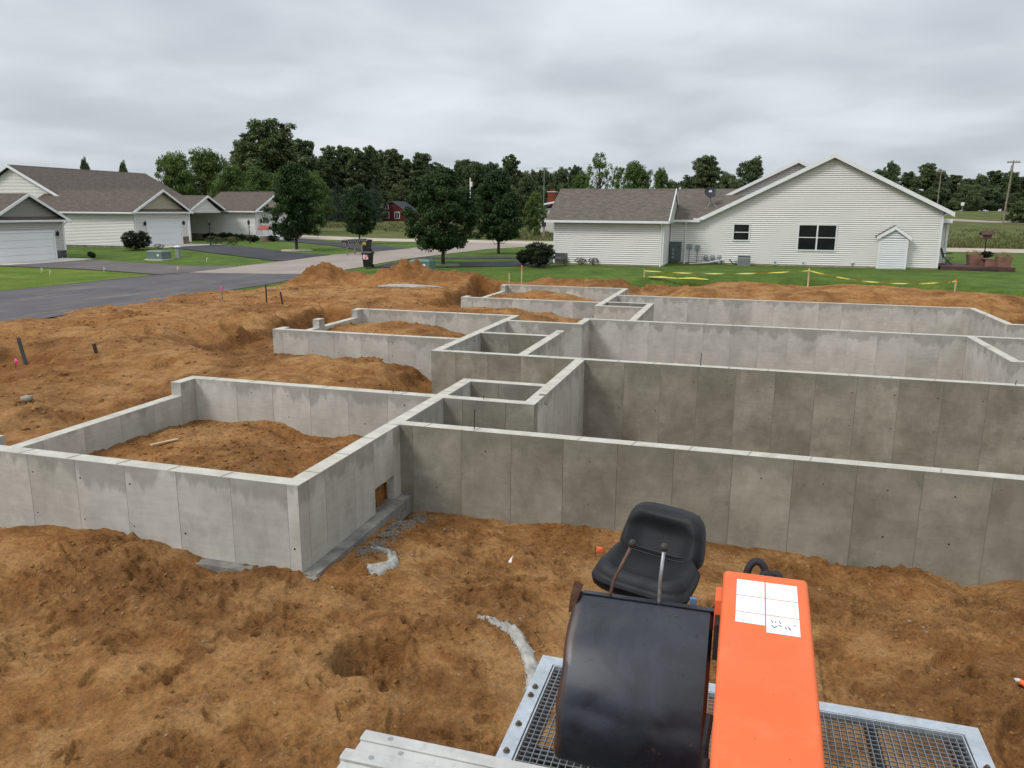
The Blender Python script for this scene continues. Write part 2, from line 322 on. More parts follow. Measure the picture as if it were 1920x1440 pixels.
def m_concrete(name, a, b, damp):
    k = NT(name); p = k.pos(); r = k.rnd()
    off = k.n('ShaderNodeCombineXYZ'); k.set(off.inputs[0], k.math('MULTIPLY', r, 37.0)); k.set(off.inputs[1], k.math('MULTIPLY', r, 91.0))
    v = k.n('ShaderNodeVectorMath', operation='ADD'); k.t.links.new(p, v.inputs[0]); k.t.links.new(off.outputs[0], v.inputs[1]); v = v.outputs[0]
    blot = k.noise(1.5, 7, .66, k.map(v, (1, 1, .6)), .1)
    col = k.ramp(blot, [(.3, a), (.68, b)])
    col = k.mix(1.0, col, k.ramp(r, [(0, (.86, .86, .85)), (1, (1.08, 1.08, 1.08))]), 'MULTIPLY')
    hor = k.noise(2.2, 4, .6, k.map(v, (1, 1, 7)))
    col = k.mix(.35, col, k.ramp(hor, [(.3, (.78, .77, .74)), (.65, (1.1, 1.1, 1.1))]), 'MULTIPLY')
    # drip stains hanging from the top edge
    z = k.xyz(p)[2]; drip = k.noise(2.0, 5, .6, k.map(v, (1, 1, .18)))
    reach = k.math('MULTIPLY', k.math('MAXIMUM', k.math('SUBTRACT', drip, .36), 0.0), 1.5)
    st = k.math('MULTIPLY', k.math('ADD', k.math('ADD', z, reach), .03), 9.0, True)
    col = k.mix(k.math('MULTIPLY', st, .42), col, (.17, .165, .135))
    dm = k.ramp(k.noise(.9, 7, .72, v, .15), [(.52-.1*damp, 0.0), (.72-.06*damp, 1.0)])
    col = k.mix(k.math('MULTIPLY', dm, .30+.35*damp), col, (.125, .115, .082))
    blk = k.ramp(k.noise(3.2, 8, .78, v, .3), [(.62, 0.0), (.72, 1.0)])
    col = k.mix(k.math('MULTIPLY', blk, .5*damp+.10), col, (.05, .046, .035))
    k.bump(k.math('ADD', k.noise(30, 4), k.math('MULTIPLY', k.noise(6, 4), 1.5)), .12, .01)
    return k.fin(col, .8, .25)
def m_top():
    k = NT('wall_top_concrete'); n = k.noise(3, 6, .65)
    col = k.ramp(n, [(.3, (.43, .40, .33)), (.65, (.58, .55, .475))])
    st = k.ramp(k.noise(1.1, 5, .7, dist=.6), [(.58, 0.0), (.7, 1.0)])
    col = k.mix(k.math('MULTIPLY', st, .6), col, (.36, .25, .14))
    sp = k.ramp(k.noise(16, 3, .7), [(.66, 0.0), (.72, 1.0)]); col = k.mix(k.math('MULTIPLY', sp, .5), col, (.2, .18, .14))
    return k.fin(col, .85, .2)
def m_lawn():
    k = NT('grass_ground'); p = k.pos(); x, y, z = k.xyz(p)
    a = k.noise(.8, 6, .65); f = k.noise(9, 4, .7); stripe = k.noise(.9, 3, .5, k.map(p, (.25, 2.2, 1)))
    lawn = k.ramp(a, [(.3, (.068, .112, .024)), (.6, (.115, .172, .036)), (.8, (.170, .215, .054))])
    lawn = k.mix(.5, lawn, k.ramp(stripe, [(.35, (.75, .8, .75)), (.65, (1.2, 1.15, 1.1))]), 'MULTIPLY')
    new = k.ramp(k.noise(.5, 5, .6), [(.35, (.095, .155, .022)), (.6, (.155, .205, .034)), (.74, (.36, .31, .13))])
    warp = k.math('MULTIPLY', k.math('SUBTRACT', k.noise(.3, 4), .5), 3.0)
    nm = k.math('MULTIPLY', k.math('LESS_THAN', x, -32.5), k.math('LESS_THAN', k.math('ADD', y, warp), 40.6))
    lawn = k.mix(nm, lawn, new)
    patch = k.ramp(k.noise(.33, 4, .6), [(.63, 0.0), (.72, 1.0)])
    lawn = k.mix(k.math('MULTIPLY', patch, k.math('MULTIPLY', k.math('LESS_THAN', x, -33.0), .55)), lawn, (.25, .23, .09))
    field = k.ramp(k.noise(.35, 6, .7, k.map(p, (1, .35, 1))), [(.3, (.062, .078, .022)), (.5, (.105, .125, .038)), (.7, (.165, .165, .062))])
    brown = k.ramp(k.noise(.05, 4, .6), [(.48, 0.0), (.6, 1.0)]); field = k.mix(k.math('MULTIPLY', brown, .5), field, (.125, .105, .045))
    fy = k.math('ADD', y, k.math('MULTIPLY', warp, .3))
    col = k.mix(k.math('GREATER_THAN', fy, 82.0), lawn, field)
    col = k.mix(.6, col, k.ramp(f, [(.3, (.55, .6, .55)), (.65, (1.2, 1.2, 1.2))]), 'MULTIPLY')
    k.bump(k.math('ADD', f, k.math('MULTIPLY', k.noise(2.5, 4), 1.5)), .9, .08)
    return k.fin(col, .95, .1)
def m_asphalt(name, c, var=.2, streak=.4):
    k = NT(name); p = k.pos()
    col = k.ramp(k.noise(.35, 5, .6), [(.3, tuple(q*(1-var) for q in c)), (.7, tuple(q*(1+var) for q in c))])
    dust = k.ramp(k.noise(.6, 6, .7, k.map(p, (1.6, .35, 1)), .8), [(.52, 0.0), (.72, 1.0)])
    col = k.mix(k.math('MULTIPLY', dust, streak), col, (.36, .30, .22))
    col = k.mix(.5, col, k.ramp(k.noise(28, 3, .7), [(.3, (.7, .7, .7)), (.7, (1.2, 1.2, 1.2))]), 'MULTIPLY')
    k.bump(k.noise(60, 2), .3, .01)
    return k.fin(col, .9, .2)
def m_siding(name, c):
    k = NT(name)
    col = k.ramp(k.noise(.6, 5, .6), [(.3, tuple(q*.93 for q in c)), (.7, c)])
    z = k.xyz(k.pos())[2]
    return k.fin(col, .5, .3)
def m_shingle(name, c):
    k = NT(name); p = k.pos()
    br = k.n('ShaderNodeTexNoise'); k.t.links.new(k.map(p, (1.1, 1.1, 7)), br.inputs[0]); br.inputs['Scale'].default_value = 2.5; br.inputs['Detail'].default_value = 4
    col = k.ramp(br.outputs[0], [(.3, tuple(q*.68 for q in c)), (.55, c), (.75, tuple(q*1.32 for q in c))])
    z = k.xyz(p)[2]; row = k.math('FRACT', k.math('MULTIPLY', z, 14.0))
    col = k.mix(k.math('MULTIPLY', k.math('LESS_THAN', row, .18), .35), col, tuple(q*.45 for q in c))
    tab = k.voro(5.5, k.map(p, (1, 1, 2.6))); col = k.mix(.35, col, k.ramp(tab, [(.1, .75), (.6, 1.2)]), 'MULTIPLY')
    k.bump(br.outputs[0], .3, .02)
    return k.fin(col, .92, .15)
def m_leaf(name, c1, c2, sc=.7):
    k = NT(name); r = k.rnd()
    col = k.ramp(k.noise(sc, 4, .6), [(.32, c1), (.66, c2)])
    col = k.mix(.7, col, k.ramp(r, [(0, (.75, .8, .75)), (1, (1.2, 1.12, 1.05))]), 'MULTIPLY')
    col = k.mix(.5, col, k.ramp(k.noise(9, 2), [(.3, .65), (.7, 1.3)]), 'MULTIPLY')
    k.fin(col, .6, .25)
    tr = k.n('ShaderNodeBsdfTranslucent'); k.set(tr.inputs[0], k.mix(1.0, col, (.9, 1.0, .5), 'MULTIPLY'))
    ms = k.n('ShaderNodeMixShader'); ms.inputs[0].default_value = .22
    k.t.links.new(k.b.outputs[0], ms.inputs[1]); k.t.links.new(tr.outputs[0], ms.inputs[2]); k.t.links.new(ms.outputs[0], k.out.inputs[0])
    return k.m
def m_stone(name, c):
    k = NT(name); r = k.rnd()
    col = k.ramp(r, [(0, tuple(q*.55 for q in c)), (.5, c), (1, tuple(q*1.5 for q in c))])
    col = k.mix(.6, col, k.ramp(k.noise(12, 4), [(.3, .7), (.7, 1.2)]), 'MULTIPLY'); k.bump(k.noise(20, 4), .5, .02)
    return k.fin(col, .9, .2)
def m_glass():
    k = NT('window_glass'); return k.fin(k.ramp(k.noise(.8, 2), [(.3, (.008, .009, .011)), (.7, (.02, .022, .026))]), .08, .35)
D = m_dirt()
C_LIGHT = m_concrete('concrete_light', (.385, .368, .325), (.545, .525, .475), 0.0)
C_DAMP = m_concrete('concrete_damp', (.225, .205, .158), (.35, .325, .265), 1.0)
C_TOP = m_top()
C_JOINT = simple('joint_concrete', (.20, .19, .165), .9, .2)
FOOT = simple('footing_concrete', (.22, .21, .185), .9, .2, var=.45, bump=.5)
LAWN = m_lawn()
ASPH = m_asphalt('asphalt_new', (.115, .105, .108)); ASPH_OLD = m_asphalt('asphalt_old', (.33, .275, .235), .12, .3); ASPH_DK = m_asphalt('asphalt_dark', (.058, .058, .066), .2, .12)
ASPH_BR = m_asphalt('asphalt_brown', (.135, .118, .115), .2, .3); GRAVEL = m_asphalt('pale_gravel', (.46, .39, .31), .15, .5); CPAD = m_asphalt('pad_concrete', (.56, .53, .47), .1, .1)
SID = m_siding('siding_white', (.78, .755, .71)); SID_W = m_siding('siding_bright_white', (.78, .78, .78)); SID_G = m_siding('siding_greige', (.55, .54, .50)); SHAKE = m_siding('shake_tan', (.42, .36, .25)); SHAKE_G = m_siding('shake_grey', (.26, .245, .215))
TRIM = simple('trim_white', (.78, .78, .77), .45, .4, var=.05); SHING = m_shingle('shingle_brown', (.120, .098, .082)); SHING_T = m_shingle('shingle_tan', (.140, .120, .098))
GLASS = m_glass(); DARK = simple('dark_metal', (.018, .018, .02), .5, .4); BARK = simple('bark', (.075, .055, .042), .95, .1, var=.4, sc=8, bump=.6, bsc=12)
LF_PEAR = m_leaf('leaf_dark', (.020, .044, .014), (.052, .094, .027)); LF_MID = m_leaf('leaf_mid', (.060, .106, .028), (.145, .200, .054), .5); LF_FAR = m_leaf('leaf_far', (.062, .098, .046), (.145, .180, .082), .3)
LF_SPR = m_leaf('needle_blue', (.028, .052, .046), (.07, .10, .092)); LF_BUSH = m_leaf('leaf_bush', (.012, .022, .010), (.032, .048, .020), 2.0); LF_FLOW = m_leaf('flower_leaf', (.05, .09, .03), (.16, .15, .06), 4.0)
LF_PINK = m_leaf('flower_pink', (.35, .16, .13), (.45, .30, .20), 5.0)
BROWN = simple('deck_brown', (.085, .042, .036), .7, .3, var=.3); TERRA = simple('planter_terracotta', (.25, .135, .10), .8, .2)
WOOD = simple('stake_wood', (.55, .42, .24), .85, .2); GREYM = simple('grey_metal', (.27, .29, .29), .5, .4, var=.1); PGREEN = simple('cabinet_green', (.12, .20, .165), .5, .3, var=.12)
BLACKP = simple('black_plastic', (.014, .014, .016), .45, .4); PINK = simple('pink_flag', (.85, .10, .30), .6, .3, var=.05); ORFLAG = simple('orange_flag', (.85, .16, .06), .6, .3, var=.05)
REDW = simple('red_siding', (.095, .015, .016), .7, .2, var=.15); SLATE = simple('slate_roof', (.075, .08, .09), .8, .2); BRICKR = simple('brick_red', (.20, .05, .03), .9, .2)
POLE = simple('weathered_pole', (.25, .20, .16), .9, .2, var=.3); STN = m_stone('stone_veneer', (.22, .165, .125)); STN_G = m_stone('stone_grey', (.11, .11, .115))
GALV = simple('galvanised', (.50, .54, .57), .42, .5, .55, var=.18, sc=9); FORMW = None
k = NT('form_alu'); fc_ = k.ramp(k.noise(7, 6, .65), [(.3, (.40, .395, .37)), (.7, (.58, .57, .54))])
fc_ = k.mix(k.ramp(k.noise(5, 7, .75), [(.55, 0.0), (.7, .75)]), fc_, (.30, .285, .255)); fc_ = k.mix(k.ramp(k.noise(16, 5, .7), [(.62, 0.0), (.7, .7)]), fc_, (.36, .31, .24)); FORMW = k.fin(fc_, .6, .35)

# ================================================================== ground, dirt, roads
def fan(az0, az1, naz, r0, r1, nr, wrap=False):
    az = np.linspace(az0, az1, naz, endpoint=not wrap); r = np.geomspace(r0, r1, nr)
    A, Rr = np.meshgrid(az, r); X = np.sin(A)*Rr; Y = np.cos(A)*Rr
    i = np.arange(nr-1)[:, None]*naz; j = np.arange(naz if wrap else naz-1)[None, :]; j2 = (j+1) % naz
    F = np.stack([i+j, i+j2, i+naz+j2, i+naz+j], -1).reshape(-1, 4)[:, ::-1]
    return X.ravel(), Y.ravel(), F
X, Y, F = fan(0, 2*math.pi, 900, 2.0, 5000, 420, True)
dd = site_d(X, Y)
Z = gz(X, Y)+.03*fbm(X*.3, Y*.3, 5, 3)*np.where(np.hypot(X, Y) < 300, 1, 0)
Z = Z-4.5*ss(1.1, 2.6, dd)
g = npmesh('ground', np.stack([X, Y, Z], -1), F, LAWN, True); g['kind'] = 'structure'

X, Y, F = fan(R_(-72), R_(46), 900, 3.6, 54, 900)
Z = dirt_z(X, Y)
def dent(cx, cy, ang, L_, W_, depth, rim=.35, flat=2.0):
    global Z
    m = (np.abs(X-cx) < L_*1.6) & (np.abs(Y-cy) < L_*1.6)
    if not m.any(): return
    dx = X[m]-cx; dy = Y[m]-cy; u = (dx*math.cos(ang)+dy*math.sin(ang))/L_; v = (-dx*math.sin(ang)+dy*math.cos(ang))/W_
    q = (np.abs(u)**flat+np.abs(v)**flat)**(1/flat)
    Z[m] += -depth*(1-ss(.75, 1.0, q))+depth*rim*np.exp(-((q-1.15)/.16)**2)
rg = random.Random(5)
for i in range(330):                      # boot prints
    a = rg.uniform(0, 6.28); cx = rg.uniform(-9.5, 4.5); cy = rg.uniform(4.2, 11.8)
    if cx < -5.6 and cy > 8.6: continue
    for s in range(rg.choice([1, 1, 2, 3])):
        dent(cx+math.cos(a)*.62*s-math.sin(a)*.11*(s % 2), cy+math.sin(a)*.62*s+math.cos(a)*.11*(s % 2), a+rg.uniform(-.2, .2), rg.uniform(.13, .18), rg.uniform(.05, .07), rg.uniform(.026, .055), .55, 3)
for i in range(60):
    a = rg.uniform(0, 6.28); dent(rg.uniform(-22, -13), rg.uniform(10, 30), a, rg.uniform(.25, .5), rg.uniform(.12, .3), rg.uniform(.03, .09), .5)
for i in range(70):                       # bucket and boot scrapes
    dent(rg.uniform(-9.5, 5), rg.uniform(4.4, 11.9), rg.uniform(-.5, .9), rg.uniform(.3, .85), rg.uniform(.035, .09), rg.uniform(.02, .05), .7, 2.5)
for k in range(4): dent(-3.8+.02*k, 7.12+.1*k, -.25, .42, .035, .05, .4, 2.5)
dent(-3.86, 7.38, .35, .44, .36, .27, .22, 2.6); dent(-3.6, 8.15, .1, .2, .13, .1, .4); dent(-3.5, 10.75, .05, .42, .2, .09, .3, 6); dent(3.75, 11.0, -.12, .62, .2, .12, .4, 6)
dent(3.0, 8.0, 1.2, .5, .25, .12, .5); dent(2.6, 9.3, .9, .45, .2, .1, .5); dent(-6.6, 7.0, .3, .5, .3, .08, .3)
def tread(x0, y0, x1, y1, w, pitch=.055, depth=.035):
    global Z
    m = (X > min(x0, x1)-w) & (X < max(x0, x1)+w) & (Y > min(y0, y1)) & (Y < max(y0, y1))
    dx, dy = x1-x0, y1-y0; Ln = math.hypot(dx, dy); t = ((X[m]-x0)*dx+(Y[m]-y0)*dy)/Ln; s = (-(X[m]-x0)*dy+(Y[m]-y0)*dx)/Ln
    f = (1-ss(w*.42, w*.5, np.abs(s)))
    Z[m] += f*(-.03-depth*(.5+.5*np.sin(t/pitch*2*math.pi)))
tread(1.27, 9.5, 1.17, 6.0, .16, .075); tread(1.02, 9.2, .95, 6.4, .1, .075); tread(1.9, 11.4, 1.75, 10.3, .14, .1)
for k in range(4):                        # wheel ruts on the left by the road
    y0 = 19.5+k*1.7+rg.uniform(-.3, .3); m = (X > -23.2) & (X < -15.5) & (np.abs(Y-(y0+(X+19)*.22)) < 1)
    q = np.abs(Y[m]-(y0+(X[m]+19)*.22)+.15*np.sin(X[m]*.9+k)); Z[m] -= .05*(1-ss(.1, .28, q))-.03*np.exp(-((q-.36)/.1)**2)
# smooth track strips between the garages and the road (wheel ruts towards the piles)
def dz_at(x, y):
    return float(dirt_z(np.array([float(x)]), np.array([float(y)]))[0])
dsheet = npmesh('dirt', np.stack([X, Y, Z], -1), F, D, True); dsheet['kind'] = 'structure'
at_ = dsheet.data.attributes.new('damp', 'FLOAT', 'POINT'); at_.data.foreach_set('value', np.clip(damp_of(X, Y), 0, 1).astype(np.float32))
DX, DY, DZ = X.copy(), Y.copy(), Z.copy()
AZ0, AZ1, NAZ, R0, R1, NR = R_(-72), R_(46), 900, 3.6, 54, 900
def dmesh(x, y):
    # height of the finished dirt sheet
    a = math.atan2(x, y); r = math.hypot(x, y); i = int(round((math.log(r/R0)/math.log(R1/R0))*(NR-1))); j = int(round((a-AZ0)/(AZ1-AZ0)*(NAZ-1)))
    return float(DZ[max(0, min(NR-1, i))*NAZ+max(0, min(NAZ-1, j))])

def strip(name, left, right, mat, dz, n=60, m=14):
    # draped road between two edge polylines
    def res(pl):
        pl = np.array(pl, float); d = np.r_[0, np.cumsum(np.hypot(*np.diff(pl, axis=0).T))]; t = np.linspace(0, d[-1], n)
        return np.stack([np.interp(t, d, pl[:, 0]), np.interp(t, d, pl[:, 1])], -1)
    a, b = res(left), res(right); w = np.linspace(0, 1, m)[None, :, None]
    P = a[:, None]*(1-w)+b[:, None]*w; jit = .12*fbm(P[..., 0]*1.3, P[..., 1]*1.3, 77, 3); P[:, 0, 0] += jit[:, 0]; P[:, -1, 0] += jit[:, -1]
    x, y = P[..., 0].ravel(), P[..., 1].ravel()
    z = gz(x, y)+dz+.03*fbm(x*.3, y*.3, 5, 3)
    i = np.arange(n-1)[:, None]*m; j = np.arange(m-1)[None, :]; Fq = np.stack([i+j, i+j+1, i+m+j+1, i+m+j], -1).reshape(-1, 4)
    k = len(x); V = np.concatenate([np.stack([x, y, z], -1), np.stack([x, y, z-.25], -1)])
    edge = list(range(m))+[q*m+m-1 for q in range(1, n)]+[(n-1)*m+q for q in range(m-2, -1, -1)]+[q*m for q in range(n-2, 0, -1)]
    sk = np.array([(edge[q], edge[(q+1) % len(edge)], edge[(q+1) % len(edge)]+k, edge[q]+k) for q in range(len(edge))])
    o = npmesh(name, V, np.concatenate([Fq, sk]), mat); o['kind'] = 'structure'; return o
strip('street', [(-33.2, -20), (-33.2, 41)], [(-23.5, -20), (-23.6, 33), (-24, 41)], ASPH, .022, 90)
strip('street', [(-33.2, 40.6), (-31.8, 44.7), (-30.4, 48), (-28.6, 54), (-27.9, 60), (-28.2, 68), (-31, 74), (-36, 78)], [(-24, 40.6), (-22.6, 44), (-22, 49), (-21.7, 56), (-21.3, 64), (-19.6, 70), (-16, 75), (-10, 77)], ASPH_OLD, .030, 80, 18)
strip('cross_road', [(-140, 150), (-80, 104), (-55, 90), (-40, 83.5), (-20, 84), (20, 86), (90, 88), (220, 90)], [(-140, 140), (-80, 95), (-55, 81.5), (-40, 76), (-20, 76.2), (20, 77.2), (90, 79), (220, 81)], GRAVEL, .038, 120, 8)
strip('driveway', [(-48.6, 40.6), (-40, 40.3), (-33, 38.6)], [(-48.6, 47.2), (-42, 46.2), (-36, 44.6), (-31.9, 44.8)], ASPH_BR, .040, 30)
strip('driveway', [(-47.2, 56.6), (-38, 52), (-30.4, 47.4)], [(-47.2, 61.6), (-41, 59.5), (-34, 54), (-28.9, 51.6)], ASPH_DK, .040, 30)
strip('driveway', [(-48.2, 73.6), (-37, 66), (-28.1, 56)], [(-48.2, 79), (-38, 71), (-27.8, 63.2)], ASPH_DK, .040, 30)
strip('driveway', [(-21.9, 43.6), (-17, 44.6), (-11.7, 46.9)], [(-21.6, 46.2), (-17, 47.2), (-13.0, 50.4), (-11.7, 50.6)], ASPH_DK, .040, 30)
strip('driveway', [(-21.8, 49.2), (-16, 52.2), (-11.7, 53)], [(-21.5, 52.2), (-16, 54.6), (-11.7, 55.2)], ASPH_DK, .036, 30)
strip('garage_apron', [(-48.95, 41.3), (-47.3, 40.9)], [(-48.95, 47.4), (-46.0, 47.4)], CPAD, .055, 6)
strip('garage_apron', [(-49.45, 56.2), (-47.0, 56)], [(-49.45, 62), (-45.5, 62.4)], CPAD, .055, 6)
strip('garage_apron', [(-49.45, 73.4), (-47.8, 73)], [(-49.45, 79.5), (-47.8, 79.8)], CPAD, .055, 6)
strip('far_road', [(40, 196), (47, 181), (62, 168), (120, 140)], [(36.5, 193), (43, 177), (57, 163), (116, 135)], ASPH_OLD, .05, 40, 6)
# puddled silt in the dirt

# ================================================================== concrete foundation
FND = thing('concrete_foundation', (-5.8, 12.5, -2.8), 'grey poured concrete foundation walls with three garage boxes standing in the dug orange dirt', 'foundation')
FO = FND['_o']
PANEL = {}
def panel_mesh(mat):
    if mat.name not in PANEL:
        q = MB().box(-.5, -.5, -.5, .5, .5, .5); me = bpy.data.meshes.new('form_panel'); me.from_pydata(q.v, [], q.f); me.materials.append(mat); PANEL[mat.name] = me
    return PANEL[mat.name]
prg = random.Random(3)
def wall(x0, x1, y0, y1, zt=0.0, zb=-2.75, mat=None, face=None, ph=0.0, part=None):
    mat = mat or C_LIGHT
    w = part or None
    if w is None:
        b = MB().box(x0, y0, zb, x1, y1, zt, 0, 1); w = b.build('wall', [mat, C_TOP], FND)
    alongx = (x1-x0) > (y1-y0)
    a0, a1 = (x0, x1) if alongx else (y0, y1)
    if face is None: face = '-y' if alongx else ('+x' if x1 < 0 else '-x')
    p = a0-ph
    edges = [a0]
    while True:
        p += .914
        if p > a1-.12: break
        if p > a0+.12: edges.append(p)
    edges.append(a1)
    lst = [(edges[i], edges[i+1]) for i in range(len(edges)-1)]
    for s, e_ in lst:
        o = bpy.data.objects.new('form_panel', panel_mesh(mat)); COL.objects.link(o); o.parent = w
        pr = .003+prg.random()*.004; wd_ = e_-s-.007; hh = zt-zb-.006
        if face == '-y': c = ((s+e_)/2, y0+.004-pr/2, (zt+zb)/2-.002); sc = (wd_, .008+pr, hh)
        elif face == '+x': c = (x1-.004+pr/2, (s+e_)/2, (zt+zb)/2-.002); sc = (.008+pr, wd_, hh)
        else: c = (x0+.004-pr/2, (s+e_)/2, (zt+zb)/2-.002); sc = (.008+pr, wd_, hh)
        o.location = (c[0]-FO[0], c[1]-FO[1], c[2]-FO[2]); o.scale = sc
    return w
GB = -1.30
# garage one
wg = wall(-11.95, -5.72, 9.03, 9.28, 0, GB, ph=.35)
wall(-11.95, -11.70, 9.28, 9.72, 0, GB); wall(-11.95, -11.70, 9.72, 14.05, -.29, GB, ph=.2); wall(-11.95, -11.70, 14.05, 14.53, 0, GB)
wall(-11.95, -5.97, 14.53, 14.78, 0, GB-.1, ph=.5)
wall(-5.97, -5.72, 9.28, 11.35, 0, GB, ph=.45); wall(-5.97, -5.72, 11.35, 12.1, 0, -.86, ph=.1); wall(-5.97, -5.72, 12.1, 14.78, 0, GB-1.4, C_LIGHT, ph=.3)
wall(-5.72, -3.80, 14.53, 14.78, 0, -2.75, C_DAMP, ph=.5)
# stair room of the first unit
wall(-5.97, -5.72, 14.78, 16.2, 0, -2.75); wall(-5.97, -4.05, 16.2, 16.45, 0, -2.75, C_DAMP)
wall(-4.05, -3.80, 14.78, 15.35, 0, -2.75); wall(-4.05, -3.93, 15.35, 15.5, 0, -2.75); wall(-3.93, -3.80, 15.35, 15.5, -.24, -2.75); wall(-4.05, -3.80, 15.5, 19.58, 0, -2.75, ph=.2)
# long walls
wall(-5.72, 15, 12.38, 12.63, 0, -2.75, C_DAMP, ph=.66)
wall(-8.05, 15, 19.58, 19.83, 0, -2.75, C_DAMP, ph=.2)
# second unit
wall(-8.05, -7.80, 19.83, 27.25, 0, -2.75)
G2 = -1.35
wall(-14.3, -8.05, 21.6, 21.85, 0, G2, ph=.55)
wall(-14.3, -14.05, 21.85, 22.2, 0, G2); wall(-14.3, -14.05, 22.2, 24.05, -.29, G2); wall(-14.3, -14.05, 24.05, 24.42, 0, G2); wall(-14.3, -14.05, 24.42, 26.9, -.29, G2); wall(-14.3, -14.05, 26.9, 27.25, 0, G2)
wall(-14.36, -7.80, 27.25, 27.5, 0, G2, ph=.3)
wall(-7.80, -5.15, 25.95, 26.2, 0, -2.75); wall(-7.80, -5.65, 23.05, 23.3, 0, -2.75, C_DAMP); wall(-5.65, -5.40, 19.83, 23.85, 0, -2.75)
wall(-5.65, -5.53, 23.85, 24.0, 0, -2.75); wall(-5.53, -5.40, 23.85, 24.0, -.24, -2.75); wall(-5.65, -5.40, 24.0, 24.35, 0, -2.75)
wall(-5.40, -5.15, 26.2, 27.3, 0, -2.75); wall(-5.40, 15, 27.3, 27.55, 0, -2.75, ph=.4)
wall(6.8, 7.05, 23.15, 25.2, 0, -2.75); wall(6.92, 7.05, 25.2, 25.33, 0, -2.75); wall(6.8, 6.92, 25.2, 25.33, -.24, -2.75); wall(6.8, 7.05, 25.33, 27.3, 0, -2.75); wall(6.8, 15, 22.9, 23.15, 0, -2.75)
# third unit
wall(-3.80, -3.55, 27.55, 33.1, 0, -2.75); wall(-5.75, -3.80, 31.4, 31.65, 0, -2.75); wall(-5.50, -3.80, 32.85, 33.1, 0, -2.75, C_DAMP); wall(-5.75, -5.50, 31.65, 39.0, 0, -2.75)
wall(-11.95, -5.75, 32.6, 32.85, 0, GB, ph=.4)
wall(-11.95, -11.70, 32.85, 33.3, 0, GB); wall(-11.95, -11.70, 33.3, 38.5, -.29, GB); wall(-11.95, -11.70, 38.5, 39.0, 0, GB); wall(-12.05, -5.50, 39.0, 39.25, 0, GB, ph=.2)
wall(-5.50, 9.12, 35.75, 36.0, 0, -2.75, ph=.5); wall(8.87, 9.12, 31.1, 33.6, 0, -2.75); wall(9.0, 9.12, 33.6, 33.75, 0, -2.75); wall(8.87, 9.0, 33.6, 33.75, -.24, -2.75); wall(8.87, 9.12, 33.75, 35.75, 0, -2.75); wall(8.87, 15, 30.85, 31.1, 0, -2.75)
# footings
for r in [(-12.2, -5.45, 8.84, 9.03), (-5.72, -5.50, 9.03, 12.37)]:
    MB().box(r[0], r[2], -1.62, r[1], r[3], -1.302).build('footing', FOOT, FND)
MB().box(-5.97, 9.29, -1.62, -5.73, 12.1, -1.302).build('footing', FOOT, FND)
MB().box(-9.6, 21.3, -1.75, -8.06, 21.59, -1.352).build('footing', FOOT, FND)
# rebar, anchor straps and tie stubs standing on the wall tops
for (x, y, hgt) in [(-4.35, 12.5, .36), (-.9, 19.7, .33), (-6.9, 14.66, .1), (-4.9, 14.66, .08), (6.0, 19.7, .1)]:
    MB().tube([(x, y, -.05), (x+.01, y, hgt)], .009, 6).build('rebar', DARK, FND)
tp = MB()
for (x0, x1, y) in [(-11.9, -5.8, 9.03), (-11.6, -6.1, 14.53), (-5.6, 9, 12.38), (-7.9, 9, 19.58), (-14.2, -8.2, 21.6), (-14.2, -8, 27.25), (-5.2, 9, 27.3)]:
    q = x0+.35
    while q < x1: tp.add([(q, y+.01, .002), (q+.02, y+.01, .002), (q+.07, y+.24, .002), (q+.05, y+.24, .002), (q, y+.01, .006), (q+.02, y+.01, .006), (q+.07, y+.24, .006), (q+.05, y+.24, .006)], [(4, 5, 6, 7), (0, 1, 5, 4), (1, 2, 6, 5), (2, 3, 7, 6), (3, 0, 4, 7)]); q += .914*prg.choice([1, 1, 2])
for y in np.arange(9.6, 16, .914): tp.box(-5.96, y, .002, -5.73, y+.018, .006)
o = tp.build('strap_marks', simple('strap_mark', (.36, .33, .28)), FND); o['kind'] = 'stuff'
# form tie marks: small pockets on the panel faces
tm = MB()
for (x0, x1, y, zs, ph) in [(-11.9, -5.75, 9.03, (-.28, -.95), .35), (-14.2, -8.1, 21.6, (-.2, -.62, -1.0), .55), (-11.6, -6, 14.53, (-.22, -.7), .5), (-14, -8, 27.25, (-.15, -.6), .3), (-5.3, 14, 12.38, (-.35, -1.1), .66), (-3.6, 14, 19.58, (-.4, -1.2), .2)]:
    p = x0-ph+.914
    while p < x1:
        for z in zs:
            if prg.random() < .6: tm.tube([(p+.03, y+.01, z), (p+.03, y-.0085, z)], .011+prg.random()*.006, 6)
        p += .914
tmo = tm.build('tie_marks', DARK, FND); tmo['kind'] = 'stuff'

